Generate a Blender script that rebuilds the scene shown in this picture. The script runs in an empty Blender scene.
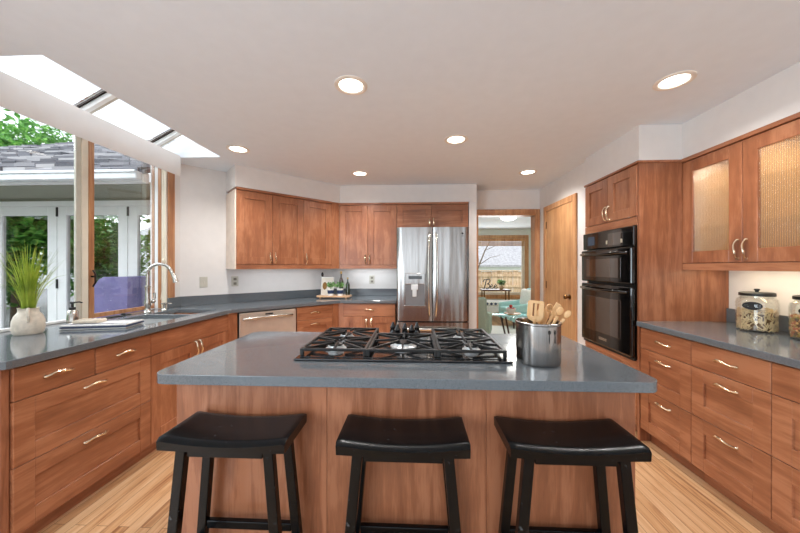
import bpy, bmesh, math, random
from mathutils import Vector, Matrix, noise
random.seed(7)
S = bpy.context.scene
COL = S.collection
PI = math.pi

# ------------------------------------------------------------------ camera, sky, lights, exposure
cd = bpy.data.cameras.new('camera'); cam = bpy.data.objects.new('camera', cd); COL.objects.link(cam)
cam.location = (0, 0, 1.326); cam.rotation_euler = (PI/2, 0, math.radians(2.6))
cd.sensor_width = 36; cd.lens = 36*308/800; cd.shift_y = 0.0006; cd.clip_start = 0.02
S.camera = cam
w = bpy.data.worlds.new('world'); S.world = w; w.use_nodes = True
wn = w.node_tree.nodes; wl = w.node_tree.links
bg = wn['Background']; bg.inputs['Color'].default_value = (0.84, 0.92, 1.0, 1); bg.inputs['Strength'].default_value = 1.4

def light(name, kind, loc, rot, power, color=(1, 1, 1), size=1.0, size_y=None, **kw):
    ld = bpy.data.lights.new(name, kind); ld.energy = power; ld.color = color
    if kind == 'AREA':
        ld.size = size
        if size_y: ld.shape = 'RECTANGLE'; ld.size_y = size_y
        else: ld.shape = 'DISK'
    for k, v in kw.items(): setattr(ld, k, v)
    o = bpy.data.objects.new(name, ld); COL.objects.link(o); o.location = loc; o.rotation_euler = rot
    return o
# overcast sky brightness coming in from the garden side (very soft sun)
light('overcast_sun', 'SUN', (-6, 0, 6), (math.radians(22), math.radians(-52), 0), 4.0, (0.86, 0.93, 1.0), angle=math.radians(70))
# two fill lamps added to brighten the room, placed at unseen windows
light('rear_fill_lamp', 'AREA', (-0.2, -3.55, 1.44), (PI/2, 0, 0), 13, (0.84, 0.92, 1.0), 3.8, 1.8)
light('side_fill_lamp', 'AREA', (-2.54, -1.65, 1.35), (PI/2, 0, -PI/2), 100, (0.78, 0.90, 1.0), 2.6, 1.7)
light('dining_daylight', 'AREA', (2.1, 8.8, 1.4), (-PI/2, 0, 0), 20, (0.95, 0.98, 1.0), 1.9, 1.2)
S.view_settings.view_transform = 'Standard'; S.view_settings.look = 'None'
S.view_settings.exposure = 0.45; S.view_settings.gamma = 1.0; S.view_settings.use_curve_mapping = False
try:
    S.cycles.use_denoising = True
    S.cycles.max_bounces = 10; S.cycles.diffuse_bounces = 5; S.cycles.transparent_max_bounces = 16
    S.cycles.sample_clamp_indirect = 6
except Exception: pass

# ------------------------------------------------------------------ materials
def lin(c):
    return tuple((v/255/12.92 if v/255 <= 0.04045 else ((v/255+0.055)/1.055)**2.4) for v in c) + (1,)
class NT:
    def __init__(s, name):
        s.m = bpy.data.materials.new(name); s.m.use_nodes = True
        s.t = s.m.node_tree; s.p = s.t.nodes['Principled BSDF']; s.out = s.t.nodes['Material Output']
    def n(s, typ, **kw):
        o = s.t.nodes.new(typ)
        for k, v in kw.items():
            if k in o.inputs: o.inputs[k].default_value = v
            else: setattr(o, k, v)
        return o
    def l(s, a, b): s.t.links.new(a, b)
    def coords(s, scale=(1, 1, 1), kind='Object'):
        tc = s.n('ShaderNodeTexCoord'); mp = s.n('ShaderNodeMapping'); mp.inputs['Scale'].default_value = scale
        s.l(tc.outputs[kind], mp.inputs['Vector']); return mp.outputs['Vector']
    def ramp(s, fac, stops):
        r = s.n('ShaderNodeValToRGB'); e = r.color_ramp.elements
        e[0].position = stops[0][0]; e[0].color = lin(stops[0][1]); e[-1].position = stops[-1][0]; e[-1].color = lin(stops[-1][1])
        for p, c in stops[1:-1]:
            x = e.new(p); x.color = lin(c)
        s.l(fac, r.inputs['Fac']); return r.outputs['Color']
    def bump(s, fac, strength=0.2, dist=0.01):
        b = s.n('ShaderNodeBump'); b.inputs['Strength'].default_value = strength; b.inputs['Distance'].default_value = dist
        s.l(fac, b.inputs['Height']); s.l(b.outputs['Normal'], s.p.inputs['Normal'])

def plain(name, c, rough=0.5, metal=0.0, var=0.03, scale=12, coat=0.0, bump=0.0, spec=0.5, trans=0, emit=None, estr=1):
    m = NT(name); m.p.inputs['Roughness'].default_value = rough; m.p.inputs['Metallic'].default_value = metal
    m.p.inputs['Specular IOR Level'].default_value = spec
    m.p.inputs['Coat Weight'].default_value = coat
    if trans: m.p.inputs['Transmission Weight'].default_value = trans
    nz = m.n('ShaderNodeTexNoise', Scale=scale, Detail=3.0); m.l(m.coords(), nz.inputs['Vector'])
    d = lambda k: tuple(max(0, min(255, v*k)) for v in c)
    m.l(m.ramp(nz.outputs['Fac'], [(0.3, d(1-var)), (0.7, d(1+var))]), m.p.inputs['Base Color'])
    if bump: m.bump(nz.outputs['Fac'], bump, 0.004)
    if emit: m.p.inputs['Emission Color'].default_value = lin(emit); m.p.inputs['Emission Strength'].default_value = estr
    return m.m

def wood(name, dark, mid, light_, rough=0.32, stretch=(7, 7, 1.1), plank=None, amp=1.0):
    m = NT(name); m.p.inputs['Roughness'].default_value = rough; m.p.inputs['Coat Weight'].default_value = 0.12
    m.p.inputs['Coat Roughness'].default_value = 0.18
    oi = m.n('ShaderNodeObjectInfo')
    tc = m.n('ShaderNodeTexCoord'); add = m.n('ShaderNodeVectorMath', operation='ADD'); m.l(tc.outputs['Object'], add.inputs[0])
    mul = m.n('ShaderNodeVectorMath', operation='SCALE'); mul.inputs[0].default_value = (13.1, 7.7, 5.3); m.l(oi.outputs['Random'], mul.inputs['Scale']); m.l(mul.outputs[0], add.inputs[1])
    mp = m.n('ShaderNodeMapping'); mp.inputs['Scale'].default_value = stretch; m.l(add.outputs[0], mp.inputs['Vector'])
    a = m.n('ShaderNodeTexNoise', Scale=1.6, Detail=6.0, Roughness=0.62, Distortion=0.6); m.l(mp.outputs[0], a.inputs['Vector'])
    mp2 = m.n('ShaderNodeMapping'); mp2.inputs['Scale'].default_value = tuple(v*7 for v in stretch); m.l(add.outputs[0], mp2.inputs['Vector'])
    b = m.n('ShaderNodeTexNoise', Scale=1.5, Detail=4.0, Roughness=0.6); m.l(mp2.outputs[0], b.inputs['Vector'])
    blotch = m.n('ShaderNodeTexNoise', Scale=5.0, Detail=2.0); m.l(add.outputs[0], blotch.inputs['Vector'])
    m1 = m.n('ShaderNodeMath', operation='MULTIPLY_ADD'); m.l(b.outputs['Fac'], m1.inputs[0]); m1.inputs[1].default_value = 0.35
    m.l(a.outputs['Fac'], m1.inputs[2])
    m2 = m.n('ShaderNodeMath', operation='MULTIPLY_ADD'); m.l(blotch.outputs['Fac'], m2.inputs[0]); m2.inputs[1].default_value = 0.35
    m.l(m1.outputs[0], m2.inputs[2])
    m3 = m.n('ShaderNodeMath', operation='MULTIPLY_ADD'); m.l(oi.outputs['Random'], m3.inputs[0]); m3.inputs[1].default_value = 0.10*amp; m.l(m2.outputs[0], m3.inputs[2])
    m.l(m.ramp(m3.outputs[0], [(0.55, dark), (0.86, mid), (1.0, light_)]), m.p.inputs['Base Color'])
    m.bump(b.outputs['Fac'], 0.06, 0.002)
    return m.m

M = {}
M['cherry'] = wood('cherry_wood', (124, 74, 48), (154, 96, 64), (174, 116, 82))
M['cherry_h'] = wood('cherry_wood_horizontal', (124, 74, 48), (154, 96, 64), (174, 116, 82), stretch=(0.9, 9, 9))
M['cherry_side'] = wood('cherry_side_panel', (112, 66, 44), (140, 86, 58), (160, 104, 74), stretch=(14, 14, 1.2))
M['oak'] = wood('honey_oak', (160, 105, 62), (192, 138, 90), (208, 158, 110), stretch=(12, 12, 0.7), rough=0.35)
M['sashwood'] = wood('sash_wood', (140, 90, 58), (170, 116, 78), (190, 140, 98), stretch=(12, 12, 0.8))
M['maple_in'] = plain('maple_interior', (228, 196, 152), 0.5)
M['maple_end'] = plain('pale_end_panel', (224, 206, 190), 0.5)
M['beech'] = wood('beech_utensil', (196, 146, 92), (214, 166, 112), (226, 184, 134), stretch=(9, 9, 1.2), rough=0.5)
M['board'] = wood('cutting_board_wood', (180, 130, 90), (205, 160, 118), (220, 178, 140), stretch=(1, 9, 9))
M['darkwood'] = wood('dark_walnut', (58, 34, 24), (78, 46, 32), (96, 60, 42))
M['fencewood'] = wood('fence_boards', (150, 118, 88), (196, 162, 126), (222, 192, 158), stretch=(10, 10, 0.9), rough=0.8)
M['wall'] = plain('wall_paint', (226, 221, 217), 0.75, var=0.008, spec=0.2)
M['ceil'] = plain('ceiling_paint', (232, 237, 243), 0.85, var=0.006, spec=0.15)
M['bounce_carpet'] = plain('neutral_bounce_carpet', (150, 150, 150), 0.95, var=0.05, scale=120)  # unseen rear floor, made grey to bounce neutral light into the kitchen
M['mint_wall'] = plain('dining_wall_paint', (226, 232, 224), 0.8, var=0.008)
M['white'] = plain('white_trim_paint', (238, 238, 236), 0.45, var=0.01)
M['cream'] = plain('cream_vinyl', (224, 212, 192), 0.5, var=0.02)
M['steel'] = None
M['chrome'] = plain('brushed_nickel', (200, 196, 188), 0.24, 1.0)
M['handle'] = plain('champagne_nickel', (226, 206, 178), 0.22, 1.0)
M['sinksteel'] = plain('sink_steel', (214, 216, 216), 0.38, 0.55)
M['dwsteel'] = plain('satin_steel', (208, 196, 184), 0.36, 0.6)
M['black_gloss'] = plain('black_appliance_enamel', (10, 9, 9), 0.10, coat=0.5)
M['ovenglass'] = plain('oven_window_glass', (46, 34, 28), 0.04, coat=1.0, spec=0.9)
M['castiron'] = plain('cast_iron', (30, 29, 28), 0.32, 0.3, var=0.15, scale=60)
M['blacksteel'] = plain('cooktop_enamel', (14, 14, 15), 0.12, coat=0.6)
M['stool'] = None
M['darkmetal'] = plain('dark_bronze', (40, 30, 24), 0.35, 0.8)
M['brass'] = plain('aged_brass', (120, 86, 50), 0.3, 1.0)
M['black'] = plain('matte_black', (20, 20, 20), 0.45)
M['towel'] = plain('towel_cotton', (222, 220, 216), 0.9, var=0.05, scale=90, bump=0.3)
M['navytowel'] = plain('navy_towel_edge', (62, 70, 92), 0.9, scale=90)
M['ceramic'] = plain('speckled_ceramic', (212, 200, 182), 0.35, var=0.06, scale=40)
M['outlet'] = plain('outlet_plate', (196, 190, 176), 0.4)
M['outletdark'] = plain('outlet_slots', (128, 120, 106), 0.5)
M['purple'] = plain('lilac_cover_fabric', (106, 100, 144), 0.7, var=0.06, scale=6, bump=0.6)
M['sage'] = plain('sage_upholstery', (158, 176, 160), 0.85, var=0.04, scale=60)
M['aqua'] = plain('aqua_upholstery', (172, 214, 210), 0.85, var=0.04, scale=60)
M['whitefab'] = plain('white_fabric', (236, 234, 228), 0.9, var=0.03, scale=50)
M['navy'] = plain('navy_print', (38, 52, 84), 0.8)
M['pot'] = plain('white_pot', (232, 230, 224), 0.4)
M['soil'] = plain('potting_soil', (48, 36, 26), 0.9)
M['bottle_green'] = plain('dark_bottle_glass', (34, 40, 18), 0.08, coat=0.8)
M['bottle_brown'] = plain('brown_bottle_glass', (48, 22, 10), 0.08, coat=0.8)
M['foil'] = plain('bottle_foil', (196, 160, 90), 0.35, 0.6)
M['red'] = plain('red_fruit', (196, 62, 50), 0.4, var=0.12)
M['deck'] = plain('grey_deck', (150, 148, 146), 0.8, var=0.1, scale=3)
M['lawn'] = plain('lawn', (132, 138, 112), 0.95, var=0.2, scale=3)
M['stucco'] = plain('sage_siding', (138, 140, 122), 0.85, var=0.03)
M['gutter'] = plain('gutter_white', (226, 230, 232), 0.4)
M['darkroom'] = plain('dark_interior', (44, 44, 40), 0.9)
M['farroof'] = plain('far_grey_roof', (150, 146, 146), 0.9, var=0.12, scale=8)
M['bark'] = plain('tree_bark', (112, 96, 80), 0.9, var=0.15)
M['lampglow'] = plain('lamp_lens', (255, 250, 240), 0.5, emit=(255, 246, 232), estr=5.0)
M['domeglow'] = plain('dome_lens', (255, 252, 246), 0.5, emit=(255, 250, 240), estr=4.0)
M['baffle'] = plain('lamp_baffle', (236, 226, 214), 0.3)
M['display'] = plain('oven_display', (20, 24, 28), 0.1, emit=(70, 90, 110), estr=0.4)
M['displaytxt'] = plain('oven_keypad_print', (190, 180, 160), 0.4)
M['gap_shade'] = plain('pasta_gap_shade', (120, 88, 58), 0.9)  # dark core that paints shade into the gaps between pasta pieces
M['pasta'] = plain('dry_pasta', (216, 190, 148), 0.6, var=0.08, scale=30)
M['label_black'] = plain('chalk_label', (24, 22, 24), 0.7)
M['print_paper'] = plain('print_paper', (228, 220, 206), 0.7)

def mk_steel():
    m = NT('brushed_stainless'); m.p.inputs['Metallic'].default_value = 1.0; m.p.inputs['Roughness'].default_value = 0.24
    nz = m.n('ShaderNodeTexNoise', Scale=1.0, Detail=4.0); m.l(m.coords((260, 260, 3)), nz.inputs['Vector'])
    m.l(m.ramp(nz.outputs['Fac'], [(0.3, (150, 147, 144)), (0.7, (176, 173, 170))]), m.p.inputs['Base Color'])
    wv = m.n('ShaderNodeTexNoise', Scale=1.0, Detail=1.0); m.l(m.coords((9, 9, 0.9)), wv.inputs['Vector'])
    m.bump(wv.outputs['Fac'], 0.6, 0.03)
    return m.m
M['steel'] = mk_steel()
def mk_counter():
    m = NT('grey_quartz'); m.p.inputs['Roughness'].default_value = 0.11; m.p.inputs['Specular IOR Level'].default_value = 0.75
    v = m.n('ShaderNodeTexVoronoi', Scale=620.0); m.l(m.coords(), v.inputs['Vector'])
    nz = m.n('ShaderNodeTexNoise', Scale=300.0, Detail=2.0); m.l(m.coords(), nz.inputs['Vector'])
    a = m.n('ShaderNodeMath', operation='ADD'); m.l(v.outputs['Color'], a.inputs[0]); m.l(nz.outputs['Fac'], a.inputs[1])
    m.l(m.ramp(a.outputs[0], [(0.3, (58, 64, 69)), (0.6, (76, 82, 87)), (1.0, (104, 109, 113))]), m.p.inputs['Base Color'])
    return m.m
M['quartz'] = mk_counter()
def mk_stool():
    m = NT('worn_black_lacquer'); m.p.inputs['Roughness'].default_value = 0.26; m.p.inputs['Specular IOR Level'].default_value = 0.22
    nz = m.n('ShaderNodeTexNoise', Scale=38.0, Detail=8.0, Roughness=0.75); m.l(m.coords(), nz.inputs['Vector'])
    m.l(m.ramp(nz.outputs['Fac'], [(0.0, (3, 4, 6)), (0.63, (4, 6, 8)), (0.70, (90, 92, 94))]), m.p.inputs['Base Color'])
    return m.m
M['stool'] = mk_stool()
def mk_floor(name, tones, gap):
    m = NT(name); m.p.inputs['Roughness'].default_value = 0.3; m.p.inputs['Coat Weight'].default_value = 0.15
    tc = m.n('ShaderNodeTexCoord'); mp = m.n('ShaderNodeMapping'); mp.inputs['Rotation'].default_value = (0, 0, PI/2)
    m.l(tc.outputs['Object'], mp.inputs['Vector'])
    br = m.n('ShaderNodeTexBrick'); m.l(mp.outputs[0], br.inputs['Vector'])
    br.inputs['Scale'].default_value = 1.0; br.inputs['Brick Width'].default_value = 1.1; br.inputs['Row Height'].default_value = 0.058
    br.inputs['Mortar Size'].default_value = 0.0012; br.inputs['Color1'].default_value = (0, 0, 0, 1); br.inputs['Color2'].default_value = (1, 1, 1, 1); br.inputs['Mortar'].default_value = (0.5, 0.5, 0.5, 1)
    br.offset = 0.37; br.squash = 1.0
    # grain, shifted per board
    sc = m.n('ShaderNodeVectorMath', operation='SCALE'); m.l(br.outputs['Color'], sc.inputs[0]); sc.inputs['Scale'].default_value = 9.0
    ad = m.n('ShaderNodeVectorMath', operation='ADD'); m.l(tc.outputs['Object'], ad.inputs[0]); m.l(sc.outputs[0], ad.inputs[1])
    m2 = m.n('ShaderNodeMapping'); m2.inputs['Scale'].default_value = (16, 0.9, 1); m.l(ad.outputs[0], m2.inputs['Vector'])
    nz = m.n('ShaderNodeTexNoise', Scale=1.4, Detail=6.0, Roughness=0.65, Distortion=1.2); m.l(m2.outputs[0], nz.inputs['Vector'])
    m3 = m.n('ShaderNodeMath', operation='MULTIPLY_ADD'); m.l(br.outputs['Color'], m3.inputs[0]); m3.inputs[1].default_value = 0.24; m.l(nz.outputs['Fac'], m3.inputs[2])
    c = m.ramp(m3.outputs[0], [(0.40, tones[0]), (0.56, tones[1]), (0.80, tones[2])])
    mx = m.n('ShaderNodeMixRGB'); m.l(br.outputs['Fac'], mx.inputs['Fac']); m.l(c, mx.inputs['Color1']); mx.inputs['Color2'].default_value = lin(gap)
    m.l(mx.outputs[0], m.p.inputs['Base Color'])
    return m.m
M['floor'] = mk_floor('oak_floor', ((150, 96, 58), (206, 158, 112), (228, 190, 148)), (120, 76, 46))
def mk_glass(name, tint=(1, 1, 1), gl=0.08, wave=False, rough=0.0):
    m = NT(name); m.t.nodes.remove(m.p)
    tr = m.n('ShaderNodeBsdfTransparent'); tr.inputs['Color'].default_value = (*tint, 1)
    g = m.n('ShaderNodeBsdfGlossy'); g.inputs['Roughness'].default_value = rough; g.inputs['Color'].default_value = (1, 1, 1, 1)
    mix = m.n('ShaderNodeMixShader')
    fr = m.n('ShaderNodeLayerWeight'); fr.inputs['Blend'].default_value = 0.25
    ma = m.n('ShaderNodeMath', operation='MULTIPLY_ADD'); m.l(fr.outputs['Fresnel'], ma.inputs[0]); ma.inputs[1].default_value = 0.3; ma.inputs[2].default_value = gl
    m.l(ma.outputs[0], mix.inputs[0]); m.l(tr.outputs[0], mix.inputs[1]); m.l(g.outputs[0], mix.inputs[2])
    last = mix
    if wave:
        wv = m.n('ShaderNodeTexWave'); wv.inputs['Scale'].default_value = 28; m.l(m.coords(), wv.inputs['Vector'])
        b = m.n('ShaderNodeBump'); b.inputs['Strength'].default_value = 0.8; b.inputs['Distance'].default_value = 0.01
        m.l(wv.outputs['Fac'], b.inputs['Height']); m.l(b.outputs['Normal'], g.inputs['Normal'])
        d = m.n('ShaderNodeBsdfTranslucent'); d.inputs['Color'].default_value = (0.9, 0.86, 0.78, 1)
        mm = m.n('ShaderNodeMixShader'); q = m.n('ShaderNodeMath', operation='MULTIPLY_ADD'); m.l(wv.outputs['Fac'], q.inputs[0]); q.inputs[1].default_value = 0.22; q.inputs[2].default_value = 0.06
        m.l(q.outputs[0], mm.inputs[0]); m.l(mix.outputs[0], mm.inputs[1]); m.l(d.outputs[0], mm.inputs[2]); last = mm
    m.l(last.outputs[0], m.out.inputs['Surface'])
    return m.m
M['glass'] = mk_glass('window_glass', gl=0.01)
M['mirrorglass'] = mk_glass('garden_door_glass', (0.6, 0.62, 0.6), gl=0.42)
M['jarglass'] = mk_glass('jar_glass', (0.97, 0.98, 0.97), gl=0.04)
M['reeded'] = mk_glass('reeded_cabinet_glass', (1, 0.97, 0.9), gl=0.03, wave=True, rough=0.12)
M['tableglass'] = mk_glass('aqua_table_glass', (0.62, 0.86, 0.86), gl=0.25)
def mk_shingle():
    m = NT('slate_shingles'); m.p.inputs['Roughness'].default_value = 0.85
    br = m.n('ShaderNodeTexBrick'); m.l(m.coords(), br.inputs['Vector'])
    br.inputs['Scale'].default_value = 1.0; br.inputs['Brick Width'].default_value = 0.26; br.inputs['Row Height'].default_value = 0.17
    br.inputs['Mortar Size'].default_value = 0.012; br.inputs['Color1'].default_value = lin((104, 104, 112)); br.inputs['Color2'].default_value = lin((186, 184, 188)); br.inputs['Mortar'].default_value = lin((40, 40, 46))
    nz = m.n('ShaderNodeTexNoise', Scale=14.0, Detail=5.0); m.l(m.coords(), nz.inputs['Vector'])
    mx = m.n('ShaderNodeMixRGB', blend_type='MULTIPLY'); mx.inputs['Fac'].default_value = 1.0
    m.l(br.outputs['Color'], mx.inputs['Color1']); m.l(m.ramp(nz.outputs['Fac'], [(0.3, (165, 165, 170)), (0.7, (255, 255, 255))]), mx.inputs['Color2'])
    m.l(mx.outputs[0], m.p.inputs['Base Color']); return m.m
M['shingle'] = mk_shingle()
def mk_leaf(name, a, b, c):
    m = NT(name); m.p.inputs['Roughness'].default_value = 0.6
    nz = m.n('ShaderNodeTexNoise', Scale=9.0, Detail=3.0); m.l(m.coords(), nz.inputs['Vector'])
    m.l(m.ramp(nz.outputs['Fac'], [(0.3, a), (0.5, b), (0.72, c)]), m.p.inputs['Base Color'])
    m.p.inputs['Subsurface Weight'].default_value = 0.0
    return m.m
M['leaf'] = mk_leaf('garden_foliage', (56, 112, 44), (106, 172, 70), (172, 218, 112))
M['grassleaf'] = mk_leaf('grass_blades', (92, 118, 30), (150, 172, 48), (200, 206, 92))
M['herb'] = mk_leaf('herb_leaves', (60, 104, 50), (104, 150, 80), (160, 194, 128))
M['bareleaf'] = mk_leaf('sparse_leaves', (70, 110, 50), (130, 160, 80), (180, 200, 130))
M['mixpasta'] = NT('coloured_pasta')
_m = M['mixpasta']; _g = _m.n('ShaderNodeNewGeometry')
_m.l(_m.ramp(_g.outputs['Random Per Island'], [(0.0, (176, 84, 50)), (0.35, (226, 184, 120)), (0.6, (146, 140, 66)), (1.0, (214, 120, 84))]), _m.p.inputs['Base Color'])
M['mixpasta'] = _m.m

# ------------------------------------------------------------------ mesh helpers
def box(bm, x0, x1, y0, y1, z0, z1, bev=0.0, seg=2, mat=None):
    vs = [bm.verts.new(p) for p in ((x0,y0,z0),(x1,y0,z0),(x1,y1,z0),(x0,y1,z0),(x0,y0,z1),(x1,y0,z1),(x1,y1,z1),(x0,y1,z1))]
    fs = [bm.faces.new([vs[i] for i in f]) for f in ((3,2,1,0),(4,5,6,7),(0,1,5,4),(1,2,6,5),(2,3,7,6),(3,0,4,7))]
    if bev > 0:
        es = list({e for f in fs for e in f.edges})
        r = bmesh.ops.bevel(bm, geom=es, offset=bev, segments=seg, profile=0.5, affect='EDGES', clamp_overlap=True)
        vs = list({v for f in r['faces'] for v in f.verts} | {v for v in vs if v.is_valid})
    if mat is not None:
        for v in vs: v.co = mat @ v.co
    return vs
def prism(bm, pts, z0, z1, bev=0.0):
    a = [bm.verts.new((p[0], p[1], z0)) for p in pts]; b = [bm.verts.new((p[0], p[1], z1)) for p in pts]
    n = len(pts); fs = [bm.faces.new(list(reversed(a))), bm.faces.new(b)]
    for i in range(n): fs.append(bm.faces.new((a[i], a[(i+1) % n], b[(i+1) % n], b[i])))
    if bev:
        es = list({e for f in fs[:2] for e in f.edges})
        bmesh.ops.bevel(bm, geom=es, offset=bev, segments=3, profile=0.5, affect='EDGES')
def lathe(bm, prof, n=32, c=(0, 0, 0), mat=None, sx=1.0, sy=1.0):
    rings = []
    for r, z in prof:
        if r < 1e-6: rings.append([bm.verts.new((c[0], c[1], c[2]+z))])
        else: rings.append([bm.verts.new((c[0]+sx*r*math.cos(2*PI*i/n), c[1]+sy*r*math.sin(2*PI*i/n), c[2]+z)) for i in range(n)])
    for A, B in zip(rings, rings[1:]):
        for i in range(n):
            j = (i+1) % n
            if len(A) == 1 and len(B) == 1: continue
            if len(A) == 1: bm.faces.new((A[0], B[j], B[i]))
            elif len(B) == 1: bm.faces.new((A[i], A[j], B[0]))
            else: bm.faces.new((A[i], A[j], B[j], B[i]))
    if mat is not None:
        for R in rings:
            for v in R: v.co = mat @ v.co
def tube(bm, pts, rad, n=8, caps=True, flat=1.0):
    pts = [Vector(p) for p in pts]; rr = rad if isinstance(rad, (list, tuple)) else [rad]*len(pts)
    rings = []; up = None
    for i, p in enumerate(pts):
        t = (pts[min(i+1, len(pts)-1)] - pts[max(i-1, 0)]).normalized()
        if up is None:
            up = Vector((0, 0, 1)) if abs(t.z) < 0.9 else Vector((0, 1, 0))
        a = t.cross(up)
        if a.length < 1e-4: a = t.cross(Vector((1, 0.1, 0)))
        a.normalize(); b = t.cross(a).normalized(); up = -b if (-b).dot(up) > 0 else b
        rings.append([bm.verts.new(p + rr[i]*(a*math.cos(2*PI*k/n) + flat*b*math.sin(2*PI*k/n))) for k in range(n)])
    for A, B in zip(rings, rings[1:]):
        for k in range(n): bm.faces.new((A[k], A[(k+1) % n], B[(k+1) % n], B[k]))
    if caps:
        bm.faces.new(list(reversed(rings[0]))); bm.faces.new(rings[-1])
def ball(bm, c, r, sc=(1, 1, 1), sub=2):
    bmesh.ops.create_icosphere(bm, subdivisions=sub, radius=r, matrix=Matrix.Translation(c) @ Matrix.Diagonal((*sc, 1)))
def beam(bm, p, q, w, h, bev=0.0):
    """square bar from p to q"""
    p = Vector(p); q = Vector(q); d = q-p; L = d.length
    rot = d.to_track_quat('Z', 'Y').to_matrix().to_4x4()
    box(bm, -w/2, w/2, -h/2, h/2, 0, L, bev, mat=Matrix.Translation(p) @ rot)
def obj(name, bm, mat, parent=None, smooth=False, label=None):
    bmesh.ops.recalc_face_normals(bm, faces=bm.faces)
    me = bpy.data.meshes.new(name); bm.to_mesh(me); bm.free()
    o = bpy.data.objects.new(name, me); COL.objects.link(o)
    if mat is not None: me.materials.append(mat)
    if smooth:
        for p in me.polygons: p.use_smooth = True
        try: me.set_sharp_from_angle(angle=math.radians(42))
        except Exception: pass
    if parent is not None: o.parent = parent
    if label: o['label'] = label
    return o
B = bmesh.new
def thing(name, label, cat, loc=(0, 0, 0), rz=0.0, group=None):
    o = bpy.data.objects.new(name, None); COL.objects.link(o); o.empty_display_size = 0.1
    o.location = loc; o.rotation_euler = (0, 0, rz); o['label'] = label; o['category'] = cat
    if group: o['group'] = group
    return o
def tag(o, label, cat, group=None, kind=None):
    o['label'] = label; o['category'] = cat
    if group: o['group'] = group
    if kind: o['kind'] = kind
    return o
def struct(name, bm, mat, parent=None, smooth=False):
    o = obj(name, bm, mat, parent, smooth)
    if parent is None: o['kind'] = 'structure'
    return o
def copy_tree(o, parent=None):
    c = o.copy(); COL.objects.link(c); c.parent = parent
    for ch in list(o.children): copy_tree(ch, c)
    return c

CEIL = 2.41
# ================================================================== STRUCTURE
b = B(); box(b, -2.62, 2.5, -0.9, 4.52, -0.06, 0.0); struct('floor', b, M['floor'])
b = B(); box(b, -2.62, 2.5, -3.6, -0.9, -0.06, 0.002); struct('floor', b, M['bounce_carpet'])
b = B(); box(b, -1.0, 4.8, 4.521, 9.2, -0.06, 0.0); struct('floor', b, M['floor'])
# ceiling with skylight opening
b = B()
SX0, SX1, SY0, SY1 = -2.60, -1.90, 1.49, 2.95
box(b, SX1, 2.5, -3.7, 4.52, CEIL, CEIL+0.05)
box(b, -2.62, SX1, -3.7, SY0, CEIL, CEIL+0.05)
box(b, -2.62, SX1, SY1, 4.52, CEIL, CEIL+0.05)
box(b, -2.62, SX0, SY0, SY1, CEIL, CEIL+0.05)
struct('ceiling', b, M['ceil'])
b = B(); box(b, -1.0, 4.8, 4.521, 9.2, CEIL, CEIL+0.05); struct('ceiling', b, M['ceil'])
# skylight: shaft, sloped glazing, glazing bars
sky = bpy.data.objects.new('window_3', None); COL.objects.link(sky); sky['kind'] = 'structure'
def zs(x): return 2.44 + (x-SX0)*0.52
b = B()
box(b, SX1, SX1+0.03, SY0, SY1, CEIL+0.05, zs(SX1)+0.03)
for y0, y1 in ((SY0-0.03, SY0), (SY1, SY1+0.03)):
    pr = [(SX0, CEIL+0.0501), (SX1, CEIL+0.0501), (SX1, zs(SX1)+0.02), (SX0, zs(SX0)+0.02)]
    A = [b.verts.new((x, y0, z)) for x, z in pr]; C = [b.verts.new((x, y1, z)) for x, z in pr]
    b.faces.new(A); b.faces.new(list(reversed(C)))
    for i in range(4): b.faces.new((A[i], C[i], C[(i+1) % 4], A[(i+1) % 4]))
box(b, SX0-0.03, SX0, SY0, SY1, CEIL+0.05, zs(SX0)+0.01)
obj('shaft', b, M['white'], sky)
b = B(); v = [b.verts.new(p) for p in ((SX0, SY0, zs(SX0)), (SX1, SY0, zs(SX1)), (SX1, SY1, zs(SX1)), (SX0, SY1, zs(SX0)))]; b.faces.new(v)
obj('pane', b, M['glass'], sky)
for y in (2.19, 2.83):
    b = B(); beam(b, (SX0, y, zs(SX0)-0.012), (SX1, y, zs(SX1)-0.012), 0.035, 0.05, 0.003); obj('glazing_bar', b, M['white'], sky)
    b = B(); beam(b, (SX0, y-0.03, zs(SX0)+0.01), (SX1, y-0.03, zs(SX1)+0.01), 0.014, 0.03); obj('glazing_gasket', b, M['darkmetal'], sky)
    b = B(); beam(b, (SX0, y+0.036, zs(SX0)-0.012), (SX1, y+0.036, zs(SX1)-0.012), 0.02, 0.03); obj('glazing_trim', b, M['outlet'], sky)

# walls
WY0, WY1, WZ1 = 0.95, 2.95, 2.37
b = B()
box(b, -2.62, -2.45, -3.6, -3.0, 0, CEIL); box(b, -2.62, -2.45, -0.3, WY0, 0, CEIL); box(b, -2.62, -2.45, -3.0, -0.3, 0, 0.45); box(b, -2.62, -2.45, -3.0, -0.3, 2.25, CEIL)
box(b, -2.62, -2.45, WY1, 3.16, 0, CEIL)
box(b, -2.62, -2.45, WY0, WY1, 0, 0.873)
box(b, -2.62, -2.45, WY0, WY1, WZ1, CEIL)
struct('wall_left', b, M['wall'])
DW = 5.57
b = B(); prism(b, [(-2.449, DW-2.449), (-1.17, 4.399), (-1.17-0.08, 4.399+0.08), (-2.449-0.17, DW-2.449+0.04)], 0, CEIL); struct('wall_corner', b, M['wall'])
b = B()
box(b, -1.25, 0.82, 4.40, 4.52, 0, CEIL)
box(b, 0.72, 0.82, 4.08, 4.40, 0, CEIL)
box(b, 0.82, 0.886, 4.40, 4.52, 0, CEIL)
box(b, 0.886, 1.70, 4.40, 4.52, 2.075, CEIL)
box(b, 1.70, 1.90, 4.40, 4.52, 0, CEIL)
struct('wall_back', b, M['wall'])
b = B()
box(b, 1.76, 1.86, 3.17, 4.40, 0, CEIL)
box(b, 1.86, 2.37, 3.17, 3.27, 0, CEIL)
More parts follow.
